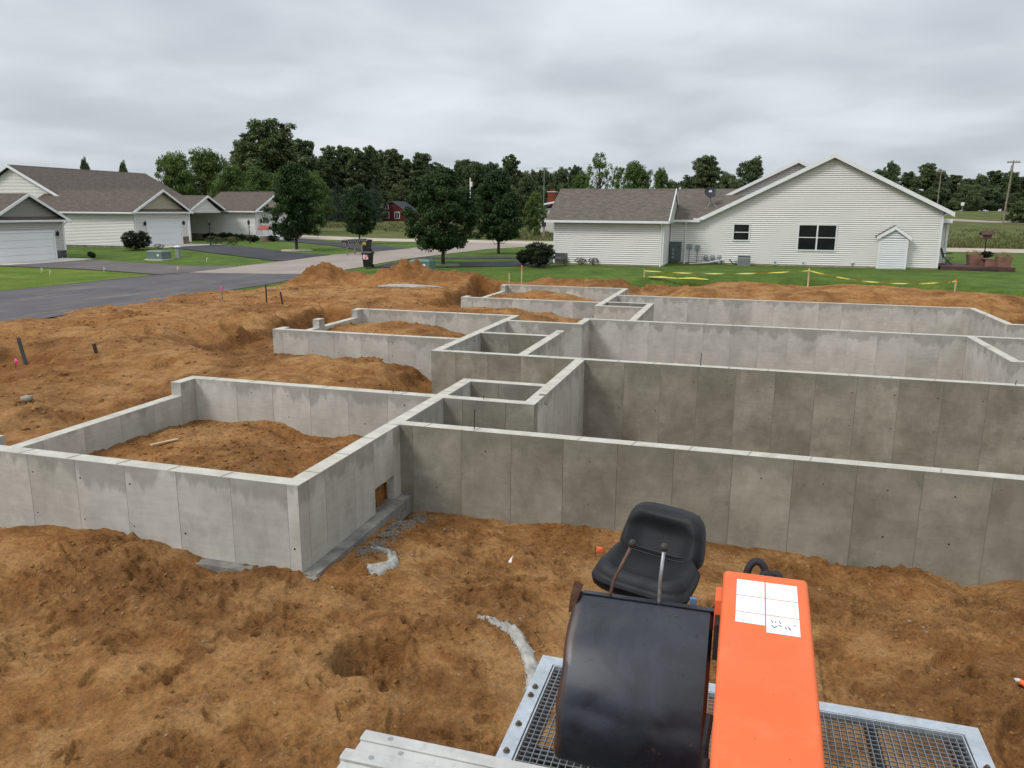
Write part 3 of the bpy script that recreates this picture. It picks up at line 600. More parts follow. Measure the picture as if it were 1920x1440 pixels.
# ================================================================== houses
def siding(mb, p0, ux, nx, prof, z0, z1, holes=(), course=.125, mi=0):
    """lapped boards: p0 (x,y) origin, ux unit vec along the wall, nx outward normal, prof(z)->(u0,u1)"""
    z = z0; k = 0
    while z < z1-.01:
        zt = min(z+course, z1); a0, b0 = prof(z); a1, b1 = prof(zt)
        segs = [(a0, b0, a1, b1)]
        for (h0, h1, hz0, hz1) in holes:
            if zt <= hz0+.01 or z >= hz1-.01: continue
            ns = []
            for (s0, e0, s1, e1) in segs:
                if h1 <= s0 or h0 >= e0: ns.append((s0, e0, s1, e1)); continue
                if h0 > s0: ns.append((s0, h0, s1, h0))
                if h1 < e0: ns.append((h1, e0, h1, e1))
            segs = ns
        for s0, e0, s1, e1 in segs:
            if e0-s0 < .02: continue
            def P(u, d, zz): return (p0[0]+ux[0]*u+nx[0]*d, p0[1]+ux[1]*u+nx[1]*d, zz)
            e1 = max(e1, s1)
            mb.add([P(s0, .06, z), P(e0, .06, z), P(e1, .02, zt-.036), P(s1, .02, zt-.036), P(s0, .0, z), P(e0, .0, z)], [(0, 1, 2, 3), (4, 5, 1, 0)], mi)
        z = zt
def bx(name, x0, y0, z0, x1, y1, z1, mat, par, bevel=0):
    return MB().box(min(x0, x1), min(y0, y1), min(z0, z1), max(x0, x1), max(y0, y1), max(z0, z1)).build(name, mat, par)
def rakes(par, axis, fixed, pts, w=.22, t=.05, mat=None):
    # fascia boards along a polyline in the plane axis=fixed
    for (a, b) in zip(pts[:-1], pts[1:]):
        poly = [a, b, (b[0], b[1]-w), (a[0], a[1]-w)]
        MB().prism(poly, axis, fixed, fixed+t).build('fascia', mat or TRIM, par)
def window_y(par, x0, x1, z0, z1, y, sashes=1):
    """window on a wall facing -y"""
    f = .07
    w = MB()
    w.box(x0-f, y-.06, z0-f, x0, y+.02, z1+f); w.box(x1, y-.06, z0-f, x1+f, y+.02, z1+f); w.box(x0, y-.06, z1, x1, y+.02, z1+f); w.box(x0, y-.075, z0-f, x1, y+.02, z0)
    W = w.build('window', TRIM, par)
    n = sashes; step = (x1-x0)/n
    for i in range(n):
        a = x0+i*step+(.04 if i else 0); b = x0+(i+1)*step-(.04 if i < n-1 else 0); zm = (z0+z1)/2
        bx('pane', a+.02, y-.012, zm+.02, b-.02, y-.004, z1-.02, GLASS, W); bx('pane', a+.02, y-.022, z0+.02, b-.02, y-.012, zm-.02, GLASS, W)
        bx('rail', a, y-.04, zm-.022, b, y-.001, zm+.022, TRIM, W)
        if i: bx('mullion', a-.08, y-.058, z0, a, y+.01, z1, TRIM, W)

# ---- right neighbour
HG = .45
H = thing('house', (4, 56, HG), 'white clapboard house with large plain gable and attached low garage wing beyond the caution tape', 'house')
MW = 52.4
core = MB()
core.prism([(-4.71, .0), (10.97, .0), (10.97, 3.85), (4.7, 7.0), (-2.7, 3.28), (-4.71, 3.2)], 'y', MW, 66)
core.box(-11.56, 48.6, 0, -4.84, 56, 3.05)
core.prism([(-1.55, 3), (9, 3), (9, 4.2), (2.94, 7.0), (-1.55, 4.75)], 'y', 57.3, 68)
core.box(-4.71, 56, 0, -2, 62, 4.2)
core.box(10.97, 55.0, 0, 11.75, 60, 3.3)
core.build('house_body', SID, H)
s1 = MB()
def gab(z):
    l = -4.71; r = 10.97
    if z > 3.2: l = max(l, -2.85+(z-3.2)*2.0)
    if z > 3.86: r = min(r, 10.97-(z-3.86)*2.0)
    return (l+4.71, max(r+4.71, l+4.71))
holes = [(3.88, 4.79, 2.05, 3.0), (7.76, 9.89, 1.52, 3.01)]
siding(s1, (-4.71, MW), (1, 0), (0, -1), gab, HG+.15, 7.02, holes)
siding(s1, (-11.56, 48.6), (1, 0), (0, -1), lambda z: (0, 6.72), HG+.13, 3.08)
siding(s1, (-4.84, 48.6), (0, 1), (1, 0), lambda z: (0, 3.8), HG+.13, 3.12)
siding(s1, (-1.55, 57.3), (1, 0), (0, -1), lambda z: (max(0, (z-4.75)*2.0), max((z-4.75)*2.0, 8.98-max(0, z-4.75)*2.0)), 3.4, 6.95)
siding(s1, (11.75, 55.0), (-1, 0), (0, -1), lambda z: (0, .78), HG+.3, 3.3)
s1.build('siding', SID, H)
fd = MB(); fd.box(-4.70, MW-.03, -.2, 11.0, MW, HG+.15); fd.box(-11.57, 48.57, -.2, -4.80, 48.6, HG+.13); fd.box(-4.84, 48.6, -.2, -4.80, 52.3, HG+.13)
fd.build('foundation_strip', simple('foundation_beige', (.36, .30, .22), .9), H)
for (x, y) in [(-11.56, 48.56), (-4.86, 48.55), (10.95, MW-.05), (-4.72, MW-.06)]:
    bx('corner_board', x-.05, y-.012, HG+.12, x+.06, y+.06, 3.1 if x < 0 else 3.7, TRIM, H)
def gable_roof(par, axis, a0, a1, c, zr, e0, e1, slope, mat, th=.14, name='roof'):
    """ridge along axis from a0 to a1 at cross coordinate c, eaves at e0<c<e1"""
    z0 = zr-(c-e0)*slope; z1 = zr-(e1-c)*slope; m = MB()
    def P(a, b, z): return (a, b, z) if axis == 'x' else (b, a, z)
    qa = [P(a0, e0, z0), P(a1, e0, z0), P(a1, c, zr), P(a0, c, zr)]; qb = [P(a0, c, zr), P(a1, c, zr), P(a1, e1, z1), P(a0, e1, z1)]
    if axis == 'y': qa = qa[::-1]; qb = qb[::-1]
    m.slab(qa, th); m.slab(qb, th)
    r = m.build(name, mat, par)
    rc = MB(); cap = [P(a0-.01, c-.16, zr-.16*slope+.012), P(a1+.01, c-.16, zr-.16*slope+.012), P(a1+.01, c, zr+.03), P(a0-.01, c, zr+.03)]
    cap2 = [P(a0-.01, c, zr+.03), P(a1+.01, c, zr+.03), P(a1+.01, c+.16, zr-.16*slope+.012), P(a0-.01, c+.16, zr-.16*slope+.012)]
    if axis == 'y': cap = cap[::-1]; cap2 = cap2[::-1]
    rc.slab(cap, .03); rc.slab(cap2, .03); rc.build('ridge_cap', mat, r)
    return r, z0, z1
gable_roof(H, 'y', MW-.34, 66.4, 4.7, 7.2, -2.98, 11.46, .5, SHING_T)
rakes(H, 'y', MW-.39, [(-3.0, 3.38), (4.7, 7.23), (11.5, 3.83)], .25)
bx('soffit', 11.0, MW-.3, 3.70, 11.44, 66, 3.74, TRIM, H)
gable_roof(H, 'y', 56.95, 68.3, 2.94, 7.16, -1.65, 9.5, .5, SHING_T)
rakes(H, 'y', 56.9, [(-1.7, 4.87), (2.94, 7.19), (6.0, 5.66)], .22)
gable_roof(H, 'x', -12.05, -4.52, 52.1, 5.16, 48.22, 55.98, .5, SHING_T)
rakes(H, 'x', -4.52, [(48.2, 3.24), (52.1, 5.19), (56, 3.24)], .2)
MB().prism([(48.5, 3.05), (55.7, 3.05), (55.7, 3.25), (52.1, 5.0), (48.5, 3.25)], 'x', -4.84, -4.56).build('gable_infill', SID_G, H)
m = MB(); m.slab([(-4.5, 52.05, 3.28), (-3.0, 52.05, 3.28), (.15, 55.2, 4.86), (-4.5, 55.2, 4.86)], .14); m.slab([(-4.5, 55.2, 4.86), (.15, 55.2, 4.86), (.15, 56.6, 4.16), (-4.5, 56.6, 4.16)], .14); m.build('roof', SHING_T, H)
gable_roof(H, 'x', -4.9, 1.0, 58.2, 5.32, 55.6, 61.9, .5, SHING_T)
m = MB(); m.slab([(11.0, 54.6, 3.62), (11.95, 54.6, 3.32), (11.95, 62, 3.32), (11.0, 62, 3.62)][::-1][::-1], .14); m.build('porch_roof', SHING_T, H)
bx('fascia', 10.99, 54.52, 3.2, 11.97, 54.58, 3.45, TRIM, H); bx('porch_post', 11.78, 54.9, .6, 11.9, 55.0, 3.2, TRIM, H)
gu = bx('gutter', -12.1, 48.09, 3.06, -4.5, 48.22, 3.2, TRIM, H); bx('gutter', -4.78, 51.92, 3.12, -2.95, 52.05, 3.26, TRIM, H); bx('vent_cap', -3.35, 51.95, 3.27, -2.7, 52.2, 3.36, TRIM, H)
for (x, y, zt) in [(-3.8, MW-.1, 3.15), (-4.95, 48.5, 3.08)]:
    MB().tube([(x, y-.2, zt), (x, y, zt-.22), (x, y, HG+.1), (x, y-.25, HG+.05)], .045, 6).build('downspout', TRIM, H)
window_y(H, -.83, .08, 2.05, 3.0, MW-.03); window_y(H, 3.05, 5.18, 1.52, 3.01, MW-.03, 2)
# siding clad bump-out with its own little gable
bo = MB(); bo.box(7.6, MW-.5, HG-.02, 9.16, MW, 2.4)
BO = bo.build('bump_out', SID_W, H)
sb = MB(); siding(sb, (7.6, MW-.5), (1, 0), (0, -1), lambda z: (.02, 1.54), HG, 2.36); siding(sb, (7.6, MW-.5), (1, 0), (0, -1), lambda z: (max(.1, (z-2.36)*1.3), min(1.46, 1.56-(z-2.36)*1.3)), 2.36, 2.86); sb.build('siding', SID_W, BO)
for x in (7.58, 9.08): bx('corner_board', x, MW-.56, HG-.03, x+.1, MW-.4, 2.42, TRIM, BO)
gr = MB(); gr.slab([(7.42, MW-.62, 2.42), (8.38, MW-.62, 3.05), (8.38, MW-.02, 3.05), (7.42, MW-.02, 2.42)], .06); gr.slab([(8.38, MW-.62, 3.05), (9.34, MW-.62, 2.42), (9.34, MW-.02, 2.42), (8.38, MW-.02, 3.05)], .06); gr.build('roof', SHING, BO)
for a, b in (((7.42, 2.40), (8.38, 3.03)), ((8.38, 3.03), (9.34, 2.40))): MB().prism([a, b, (b[0], b[1]-.24), (a[0], a[1]-.2)], 'y', MW-.66, MW-.62).build('fascia', TRIM, BO)
# vents, outlets, meters on the wall: parts of the house
for x in (1.78, 3.45): v = bx('wall_vent', x-.12, MW-.09, .57, x+.12, MW-.02, .81, TRIM, H); bx('louvre', x-.07, MW-.1, .62, x+.07, MW-.091, .76, GREYM, v)
v = bx('wall_vent', 6.2, MW-.12, .78, 6.36, MW-.02, .9, TRIM, H); bx('spout', 6.24, MW-.11, .62, 6.32, MW-.03, .78, GREYM, v)
v = bx('hose_bib', -.72, MW-.12, .72, -.48, MW-.02, .96, TRIM, H)
ec = bx('electric_cabinet', -4.72, MW-.34, .68, -4.02, MW-.03, 1.88, simple('cabinet_grey', (.10, .125, .125), .5, var=.1), H)
for k in range(3): MB().tube([(-4.52, MW-.34, .88+k*.24), (-4.52, MW-.44, .88+k*.24)], .085, 12).build('meter', GREYM, ec)
bx('door_handle', -4.22, MW-.37, 1.5, -4.16, MW-.34, 1.62, DARK, ec)
for x in (-4.62, -4.12): bx('leg', x-.03, MW-.2, .3, x+.03, MW-.1, .68, GREYM, ec)
for (x, z, w_) in [(-3.5, 1.62, .3), (-3.0, 1.55, .26)]:
    u = bx('utility_box', x-w_/2, MW-.16, z-.16, x+w_/2, MW-.03, z+.12, GREYM, H); MB().tube([(x, MW-.1, z-.16), (x-.02, MW-.1, .4)], .025, 6).build('conduit', GREYM, u)
gm = bx('gas_manifold', -2.7, MW-.3, .70, -1.45, MW-.25, .75, GREYM, H)
for k in range(3):
    x = -2.45+k*.42; MB().lathe((x, MW-.3, .76), [(.05, 0), (.13, .06), (.15, .2), (.1, .3), (.03, .34)], 10).build('gas_meter', GREYM, gm)
    bx('bracket', x+.12, MW-.25, .62, x+.18, MW-.03, .7, DARK, gm)
MB().tube([(-3.45, MW-.5, .5), (-2.2, MW-.45, .62), (-1.3, MW-.35, .84)], .04, 6).build('drain_pipe', TRIM, H)
MB().tube([(-1.0, MW-.12, .85), (-.8, MW-.2, .6), (-.45, MW-.3, .5)], .03, 6).build('conduit', DARK, H)
# light bump on the roof: satellite dish (a thing on the roof)
sdh = thing('satellite_dish', (-2.4, 54.0, 4.2), 'dark round satellite dish on thin legs standing on the brown roof', 'dish')
prof = [(.02, 0), (.16, .02), (.3, .06), (.38, .11), (.39, .12), (.38, .125), (.3, .08), (.16, .045), (.02, .03)]
dm = MB(); dm.lathe((0, 0, 0), prof, 20)
rm = Matrix.Translation((-2.5, 53.75, 4.95)) @ Matrix.Rotation(R_(62), 4, 'X') @ Matrix.Rotation(R_(15), 4, 'Y')
dm.v = [tuple(rm @ Vector(p)) for p in dm.v]; dm.build('reflector', simple('dish_dark', (.04, .042, .05), .5), sdh)
MB().tube([(-2.5, 53.8, 4.95), (-2.45, 53.95, 4.5), (-2.4, 53.95, 4.15)], .035, 8).build('mast', GREYM, sdh)
MB().tube([(-2.45, 53.9, 4.55), (-2.0, 53.6, 4.02)], .02, 6).build('brace', GREYM, sdh); MB().tube([(-2.45, 53.9, 4.55), (-2.6, 53.5, 3.96)], .02, 6).build('brace', GREYM, sdh)
MB().tube([(-2.5, 53.62, 4.75), (-2.45, 53.3, 5.05)], .02, 6).build('arm', GREYM, sdh); bx('receiver', -2.55, 53.22, 5.0, -2.37, 53.34, 5.12, TRIM, sdh)
# air conditioner by the wall
ac = thing('air_conditioner', (-.1, MW-.75, HG), 'small square grey condenser unit on the lawn against the white house', 'air conditioner')
bx('cabinet', -.48, MW-1.05, HG-.05, .3, MW-.4, HG+.58, GREYM, ac); gl = bx('top_grille', -.46, MW-1.03, HG+.581, .28, MW-.42, HG+.62, DARK, ac)
for k in range(8): bx('louvre', -.46, MW-1.065, HG+.05+k*.06, .28, MW-1.051, HG+.075+k*.06, simple('louvre_grey', (.2, .21, .21)) if k == 0 else bpy.data.materials['louvre_grey'], ac)
# deck
DK = thing('deck', (13, 53.6, HG), 'low dark red-brown wooden deck beside the end of the white house', 'deck')
n = 14
for k in range(n): y = 52.0+k*.225; bx('plank', 11.1, y, .70, 14.9, y+.215, .74, BROWN, DK)
bx('skirt_board', 11.08, 51.94, .38, 14.92, 51.99, .735, BROWN, DK); bx('skirt_board', 14.92, 51.95, .38, 14.97, 55.15, .735, BROWN, DK)
for x in (11.3, 13, 14.7): bx('joist', x, 52.05, .3, x+.1, 55, .69, BROWN, DK)
bx('step_vent', 12.6, 51.92, .42, 13.3, 51.938, .55, DARK, DK); bx('step_vent', 13.45, 51.92, .42, 14.1, 51.938, .55, DARK, DK)

# ---- stones, shutters and garage doors for the left houses
def stone_panel(par, axis, fixed, out, a0, a1, z0, z1, mat, rowh=.14, lw=(.2, .45), name='stone', maxn=60):
    rr = random.Random(int(abs(fixed)*10)); z = z0; pn = MB(); cnt = 0
    back = None
    def put(m, s, e_, zz, zt, d):
        if axis == 'x': m.box(min(fixed, fixed+out*d), s, zz, max(fixed, fixed+out*d), e_, zt)
        else: m.box(s, min(fixed, fixed+out*d), zz, e_, max(fixed, fixed+out*d), zt)
    bk = MB(); put(bk, a0, a1, z0, z1, .03); B = bk.build('stone_facing', simple('mortar', (.20, .18, .155)) if 'mortar' not in bpy.data.materials else bpy.data.materials['mortar'], par)
    while z < z1-.04:
        zt = min(z+rowh*rr.uniform(.7, 1.2), z1); s = a0
        while s < a1-.05:
            e_ = min(a1, s+rr.uniform(*lw))
            m = MB(); put(m, s+.008, e_-.008, z+.006, zt-.006, rr.uniform(.05, .085)); m.build(name, mat, B); s = e_; cnt += 1
        z = zt
def garage_door(par, x, y0, y1, z0, z1, nsec=4):
    h = (z1-z0)/nsec
    Dr = bx('garage_door', x-.05, y0, z0, x+.0, y1, z1, SID_W, par)
    for i in range(nsec):
        bx('section', x+.001, y0+.02, z0+i*h+.012, x+.03, y1-.02, z0+(i+1)*h-.012, SID_W, Dr)
    for a, b in ((y0-.12, y0), (y1, y1+.12)): bx('door_trim', x-.02, a, z0-.02, x+.07, b, z1+.12, TRIM, par)
    bx('door_trim', x-.02, y0, z1, x+.068, y1, z1+.12, TRIM, par)
def lantern(par, x, y, z):
    l = bx('wall_lantern', x, y-.06, z-.16, x+.06, y+.06, z+.02, DARK, par)
    MB().lathe((x+.14, y, z-.22), [(.03, 0), (.07, .05), (.1, .26), (.11, .27), (.04, .36), (.01, .42)], 8).build('lamp_glass', DARK, l)
def left_garage(name, loc, label, X, y0, y1, zb, ze, zr, yr, xb, door, shake, roofx, sidemat, frontmat, stone, stonemat):
    h = thing(name, loc, label, 'house')
    c = MB(); c.box(xb, y0, zb-.3, X-.03, y1, ze-.1); c.prism([(y0-.3, ze-.12), (y1+.3, ze-.12), (yr, zr-.2)], 'x', max(xb, roofx)+.5, X-.06); c.build('house_body', sidemat, h)
    s = MB(); siding(s, (X-.03, y0), (0, 1), (1, 0), lambda z: (0, y1-y0), zb+.1, ze-.1, [(door[0]-y0-.1, door[1]-y0+.1, zb, door[2]+.12)]); s.build('siding', frontmat, h)
    s = MB(); siding(s, (xb, y0), (1, 0), (0, -1), lambda z: (0, X-xb-.03), zb+.12, ze-.1); s.build('siding', sidemat, h)
    s = MB(); hw = (zr-ze-.1)
    siding(s, (X-.06, y0), (0, 1), (1, 0), lambda z: ((z-ze)/(zr-ze)*(yr-y0), max((z-ze)/(zr-ze)*(yr-y0), (y1-y0)-(z-ze)/(zr-ze)*(y1-yr))), ze+.1, zr-.12, (), .2); s.build('gable_shakes', shake, h)
    sl = (zr-ze)/(yr-(y0-.4))
    gable_roof(h, 'x', roofx, X+.32, yr, zr, y0-.42, y1+.42, sl, SHING)
    rakes(h, 'x', X+.32, [(y0-.45, ze-.02), (yr, zr+.02), (y1+.45, ze-.02)], .2)
    pr = MB(); pr.slab([(X-.02, y0-.2, ze+.22), (X+.34, y0-.2, ze+.0), (X+.34, y1+.2, ze+.0), (X-.02, y1+.2, ze+.22)], .06); pr.build('pent_roof', SHING, h)
    bx('gutter', X+.34, y0-.4, ze-.14, X+.45, y1+.4, ze-.01, TRIM, h); bx('gutter', xb, y0-.56, ze-.17, X+.3, y0-.43, ze-.04, TRIM, h)
    bx('soffit', X-.0, y0-.35, ze-.1, X+.33, y1+.35, ze-.07, TRIM, h)
    for yy in (y0, y1-.1): bx('corner_board', X-.04, yy, zb+.05, X+.03, yy+.1, ze-.1, TRIM, h)
    bx('foundation_strip', xb, y0-.02, zb-.3, X-.02, y0+.01, zb+.12, FOOT, h)
    garage_door(h, X+.005, door[0], door[1], zb+.02, door[2])
    lantern(h, X, door[1]+.32, zb+2.0); lantern(h, X, door[0]-.32, zb+2.0)
    MB().tube([(X+.38, y1+.1, ze-.12), (X+.02, y1+.02, ze-.4), (X+.02, y1+.02, zb+.15), (X+.25, y1+.02, zb+.08)], .045, 6).build('downspout', TRIM, h)
    if stone: stone_panel(h, 'x', X, 1, door[1]+.13, y1+.02, zb, zb+stone, stonemat)
    return h
stone_panel(H, 'y', 48.57, -1, -11.5, -10.7, HG-.1, 1.2, STN_G, .17, (.25, .45))
h1 = left_garage('house', (-49, 44.8, -.1), 'greige clapboard garage with grey shake gable, white door and grey stone corner', -49, 41.8, 47.75, -.12, 2.86, 4.68, 44.8, -66, (42.0, 46.75, 1.98), SHAKE_G, -66.2, SID_G, SID_G, .75, STN_G)
h2 = left_garage('house', (-49.5, 59, .5), 'long white clapboard house with tan shake gable over its garage and a big brown roof', -49.5, 55.6, 62.2, .48, 3.44, 5.32, 59.0, -56.9, (57.0, 61.25, 2.66), SHAKE, -61.5, SID, SID, .75, STN)
# main block of the second house, ridge along the street
c = MB(); c.prism([(-71.4, .2), (-58.6, .2), (-58.6, 4.0), (-65, 7.25), (-71.4, 4.0)], 'y', 58.3, 75); c.build('main_block', SID, h2)
s = MB(); siding(s, (-71.4, 58.3), (1, 0), (0, -1), lambda z: (max(0, (z-4.0)*1.97), max(max(0, (z-4.0)*1.97), 12.8-max(0, z-4.0)*1.97)), .6, 7.2); s.build('siding', SID, h2)
gable_roof(h2, 'y', 57.9, 75.4, -65, 7.5, -71.8, -57.3, .5, SHING)
rakes(h2, 'y', 57.85, [(-71.85, 4.09), (-65, 7.52), (-58.1, 4.07)], .24)
gable_roof(h2, 'x', -60, -52.7, 69.65, 5.02, 66.4, 72.9, .5, SHING)
rakes(h2, 'x', -52.7, [(66.4, 3.42), (69.65, 5.04), (72.3, 3.72)], .2)
c = MB(); c.prism([(66.9, 3.3), (72.0, 3.3), (69.65, 4.75)], 'x', -59, -53); c.box(-59, 66.9, .3, -57.6, 72.0, 3.3); c.build('entry_wing', SID, h2); bx('porch_post', -53.2, 66.95, .4, -53.05, 67.1, 3.3, TRIM, h2)
s = MB(); siding(s, (-53, 66.9), (0, 1), (1, 0), lambda z: (max(0, z-3.4)*2, max(max(0, z-3.4)*2, 5.1-max(0, z-3.4)*2)), 3.4, 4.7); s.build('siding', SID, h2)
h3 = left_garage('house', (-49.5, 77, .6), 'white clapboard garage wing with tan shake gable and stone wainscot behind a young street tree', -49.5, 72.9, 80.9, .5, 3.56, 5.56, 76.9, -57.6, (74.0, 79.4, 2.7), SHAKE, -56.4, SID, SID, .7, STN)
stone_panel(h3, 'y', 72.88, -1, -57.5, -49.55, .5, 1.12, STN, .2, (.4, .8))
m = MB(); m.add([(-56.4, 72.48, 3.35), (-54.0, 76.9, 5.56), (-56.4, 81.3, 3.35), (-58.5, 76.9, 3.35), (-56.4, 72.48, 3.2), (-56.4, 81.3, 3.2), (-58.5, 76.9, 3.2)], [(0, 1, 3), (1, 2, 3)]); m.build('hip_roof', SHING, h3)
# far red house and chimney house
rh = thing('house', (-101, 221, .5), 'small dark red house with slate roof at the far edge of the field', 'house')
c = MB(); c.prism([(-105, .2), (-97, .2), (-97, 3.0), (-101.2, 6.0), (-105, 4.6)], 'y', 219, 228); c.build('wall', REDW, rh)
m = MB(); m.slab([(-96.2, 218.6, 2.9), (-101.6, 218.6, 6.35), (-101.6, 228.4, 6.35), (-96.2, 228.4, 2.9)][::-1], .25); m.slab([(-101.6, 218.6, 6.35), (-105.4, 218.6, 4.6), (-105.4, 228.4, 4.6), (-101.6, 228.4, 6.35)][::-1], .25); m.build('roof', SLATE, rh)
for (x0, x1, z0, z1) in [(-104.6, -102.9, 1.4, 3.1), (-100.9, -99.5, 1.4, 3.1), (-104.6, -103.0, 4.1, 5.1)]:
    w = MB(); f = .14; w.box(x0-f, 218.9, z0-f, x1+f, 219, z1+f); w_ = w.build('window', TRIM, rh); xm = (x0+x1)/2
    bx('pane', x0, 218.87, z0, xm-.06, 218.899, z1, GLASS, w_); bx('pane', xm+.06, 218.87, z0, x1, 218.899, z1, GLASS, w_)
ch = thing('house', (-29, 122, .5), 'distant dark roofed house with red brick chimney showing past the garage wing', 'house')
c = MB(); c.box(-31.5, 121, .2, -20, 131, 4.2); c.build('wall', SID_G, ch)
gable_roof(ch, 'y', 120.6, 131.4, -25, 6.6, -32, -18, .42, SLATE); rakes(ch, 'y', 120.5, [(-30.5, 4.9), (-27.4, 5.5), (-25.5, 4.9)], .25)
cm = bx('chimney', -30.1, 121.4, 2.0, -28.9, 122.6, 6.6, BRICKR, ch); bx('chimney_cap', -30.2, 121.3, 6.6, -28.8, 122.7, 6.75, CPAD, cm); MB().tube([(-29.7, 122, 6.7), (-29.7, 122, 7.1)], .15, 8).build('flue', BRICKR, cm); MB().tube([(-29.3, 122, 6.7), (-29.3, 122, 7.1)], .15, 8).build('flue', BRICKR, cm)

# ================================================================== trees
def leafmesh(name, cl, leaf, mat, seed, flat=.5, asp=.55):
    """cl: rows (x,y,z,r,n) of leaf clumps; pointed leaf quads spread through each clump"""
    rg_ = np.random.default_rng(seed); Vs = []
    for (cx, cy, cz, r, n) in cl:
        n = int(n); d = rg_.normal(size=(n, 3)); d /= np.linalg.norm(d, axis=1)[:, None]; rr = r*rg_.random(n)**.45
        p = np.array([cx, cy, cz])+d*rr[:, None]*np.array([1, 1, .8])
        nrm = d*.7+rg_.normal(size=(n, 3))*.6+np.array([0, 0, flat]); nrm /= np.linalg.norm(nrm, axis=1)[:, None]
        t = rg_.normal(size=(n, 3)); t -= nrm*np.sum(t*nrm, 1)[:, None]; t /= np.linalg.norm(t, axis=1)[:, None]; b = np.cross(nrm, t)
        s = (leaf*rg_.uniform(.6, 1.35, n))[:, None]
        Vs.append(np.stack([p-t*s*.5, p+b*s*asp*.5+nrm*s*.06, p+t*s*.5-nrm*s*.12, p-b*s*asp*.5+nrm*s*.06], 1))
    V = np.concatenate(Vs).reshape(-1, 3); F_ = np.arange(len(V)).reshape(-1, 4)
    return npmesh(name, V, F_, mat)
def trunk(mb, pts, r0, r1, n=8):
    k = len(pts); mb.tube(pts, [r0+(r1-r0)*i/(k-1) for i in range(k)], n)
PROTO = {}
def link_tree(name, proto, loc, sc, rz, label, cat='tree', group=None):
    t, c = PROTO[proto]
    o = bpy.data.objects.new(name, None); COL.objects.link(o); o.location = loc; o.scale = sc; o.rotation_euler = (0, 0, rz); tag(o, label, cat, group)
    for src, nm in ((t, 'trunk'), (c, 'crown')):
        if src is None: continue
        q = bpy.data.objects.new(nm, src); COL.objects.link(q); q.parent = o
    return o
def reg(key, tmb, crown, tmat=None):
    tr = tmb.build('trunk', tmat or BARK) if tmb else None; PROTO[key] = (tr.data if tr else None, crown.data)
    for q in (tr, crown):
        if q: bpy.data.objects.remove(q)
def mk_pear(key, seed, mat):
    # egg shaped street tree, height 1 unit = 1 m, about 6.2 m tall
    r = random.Random(seed); tm_ = MB(); trunk(tm_, [(0, 0, -.15), (.02, 0, .9), (-.02, .02, 1.8), (.03, 0, 3.4), (0, 0, 5.2)], .13, .03)
    cl = []
    for i in range(230):
        z = 1.15+5.0*r.random()**.9; t = (z-1.15)/5.05
        prof = math.sin(math.pi*min(1, t**.62)*.97+.03)**.75*2.25
        a = r.random()*6.283; q = prof*math.sqrt(r.random())*(.93+.22*math.sin(a*3+seed)+.1*math.sin(a*7+z*2))
        x, y = q*math.cos(a), q*math.sin(a); rr = r.uniform(.24, .46)
        cl.append((x, y, z, rr*1.15, 150))
        if i % 5 == 0: trunk(tm_, [(0, 0, max(.9, z-1.3)), (x*.4, y*.4, z-.6), (x, y, z)], .04, .008, 5)
    reg(key, tm_, leafmesh('crown', cl, .165, mat, seed, .5, .62))
def mk_broad(key, seed, mat, H_=10, W_=8, trunkh=.2, nb=16, leaf=.4, per=46, irr=.35, open_=1.0):
    r = random.Random(seed); tm_ = MB(); trunk(tm_, [(0, 0, -.3), (.1, 0, H_*.25), (-.1, .1, H_*.6), (0, 0, H_*.85)], H_*.026, H_*.005)
    cl = []
    for b in range(nb):          # limbs each carry a lobe of clumps
        a = b*2.4+r.uniform(-.5, .5); t = (b+.5)/nb; z = H_*(trunkh+.08+(1-trunkh-.16)*t)
        pr = (math.sin(math.pi*min(1, .18+.82*t))**.7)*W_*.5*(.62+irr*r.uniform(-1, 1))
        cx, cy = pr*math.cos(a)*.75, pr*math.sin(a)*.75; lr = W_*.21*r.uniform(.75, 1.25)
        trunk(tm_, [(0, 0, max(.2, z-H_*.14)), (cx*.5, cy*.5, z-H_*.05), (cx, cy, z)], H_*.012, H_*.003, 5)
        for i in range(int(9*open_)):
            d = Vector((r.gauss(0, 1), r.gauss(0, 1), r.gauss(0, .8))).normalized()*lr*r.random()**.33
            cl.append((cx+d.x, cy+d.y, min(z+d.z, H_*1.0), W_*.075*r.uniform(.7, 1.4), per))
    for i in range(int(10*open_)): cl.append((r.gauss(0, W_*.08), r.gauss(0, W_*.08), H_*r.uniform(.8, .97), W_*.08, per))
    reg(key, tm_, leafmesh('crown', cl, leaf, mat, seed))
def mk_spruce(key, seed, mat):
    r = random.Random(seed); tm_ = MB(); trunk(tm_, [(0, 0, -.3), (0, 0, 6), (0, 0, 11.4)], .2, .03)
    cl = []; z = .6
    while z < 11.6:
        R0_ = 2.7*(1-z/12)**.9+.1; nb = max(4, int(R0_*5))
        for b in range(nb):
            a = r.random()*6.28; L_ = R0_*r.uniform(.8, 1.08)
            for s in (.35, .6, .85, 1.0): cl.append((L_*s*math.cos(a), L_*s*math.sin(a), z-.28*L_*s, .16+.2*(1-s)*R0_*.5, 9))
        z += .42
    reg(key, tm_, leafmesh('crown', cl, .3, mat, seed, .2, .35))
def mk_bush(key, seed, mat, leaf=.09, per=60, n=170, squash=.85):
    r = random.Random(seed); cl = []; tm_ = MB()
    for k in range(5): a = k*1.3; trunk(tm_, [(0, 0, -.08), (.3*math.cos(a), .3*math.sin(a), .35), (.6*math.cos(a), .6*math.sin(a), .9)], .03, .008, 5)
    for i in range(n):
        d = Vector((r.gauss(0, 1), r.gauss(0, 1), r.gauss(0, 1))).normalized()*(r.random()**.28)*(.86+.12*r.random())
        z = .95+d.z*squash
        if z < .06: continue
        cl.append((d.x, d.y, z, .16, per))
    reg(key, tm_, leafmesh('crown', cl, leaf, mat, seed))
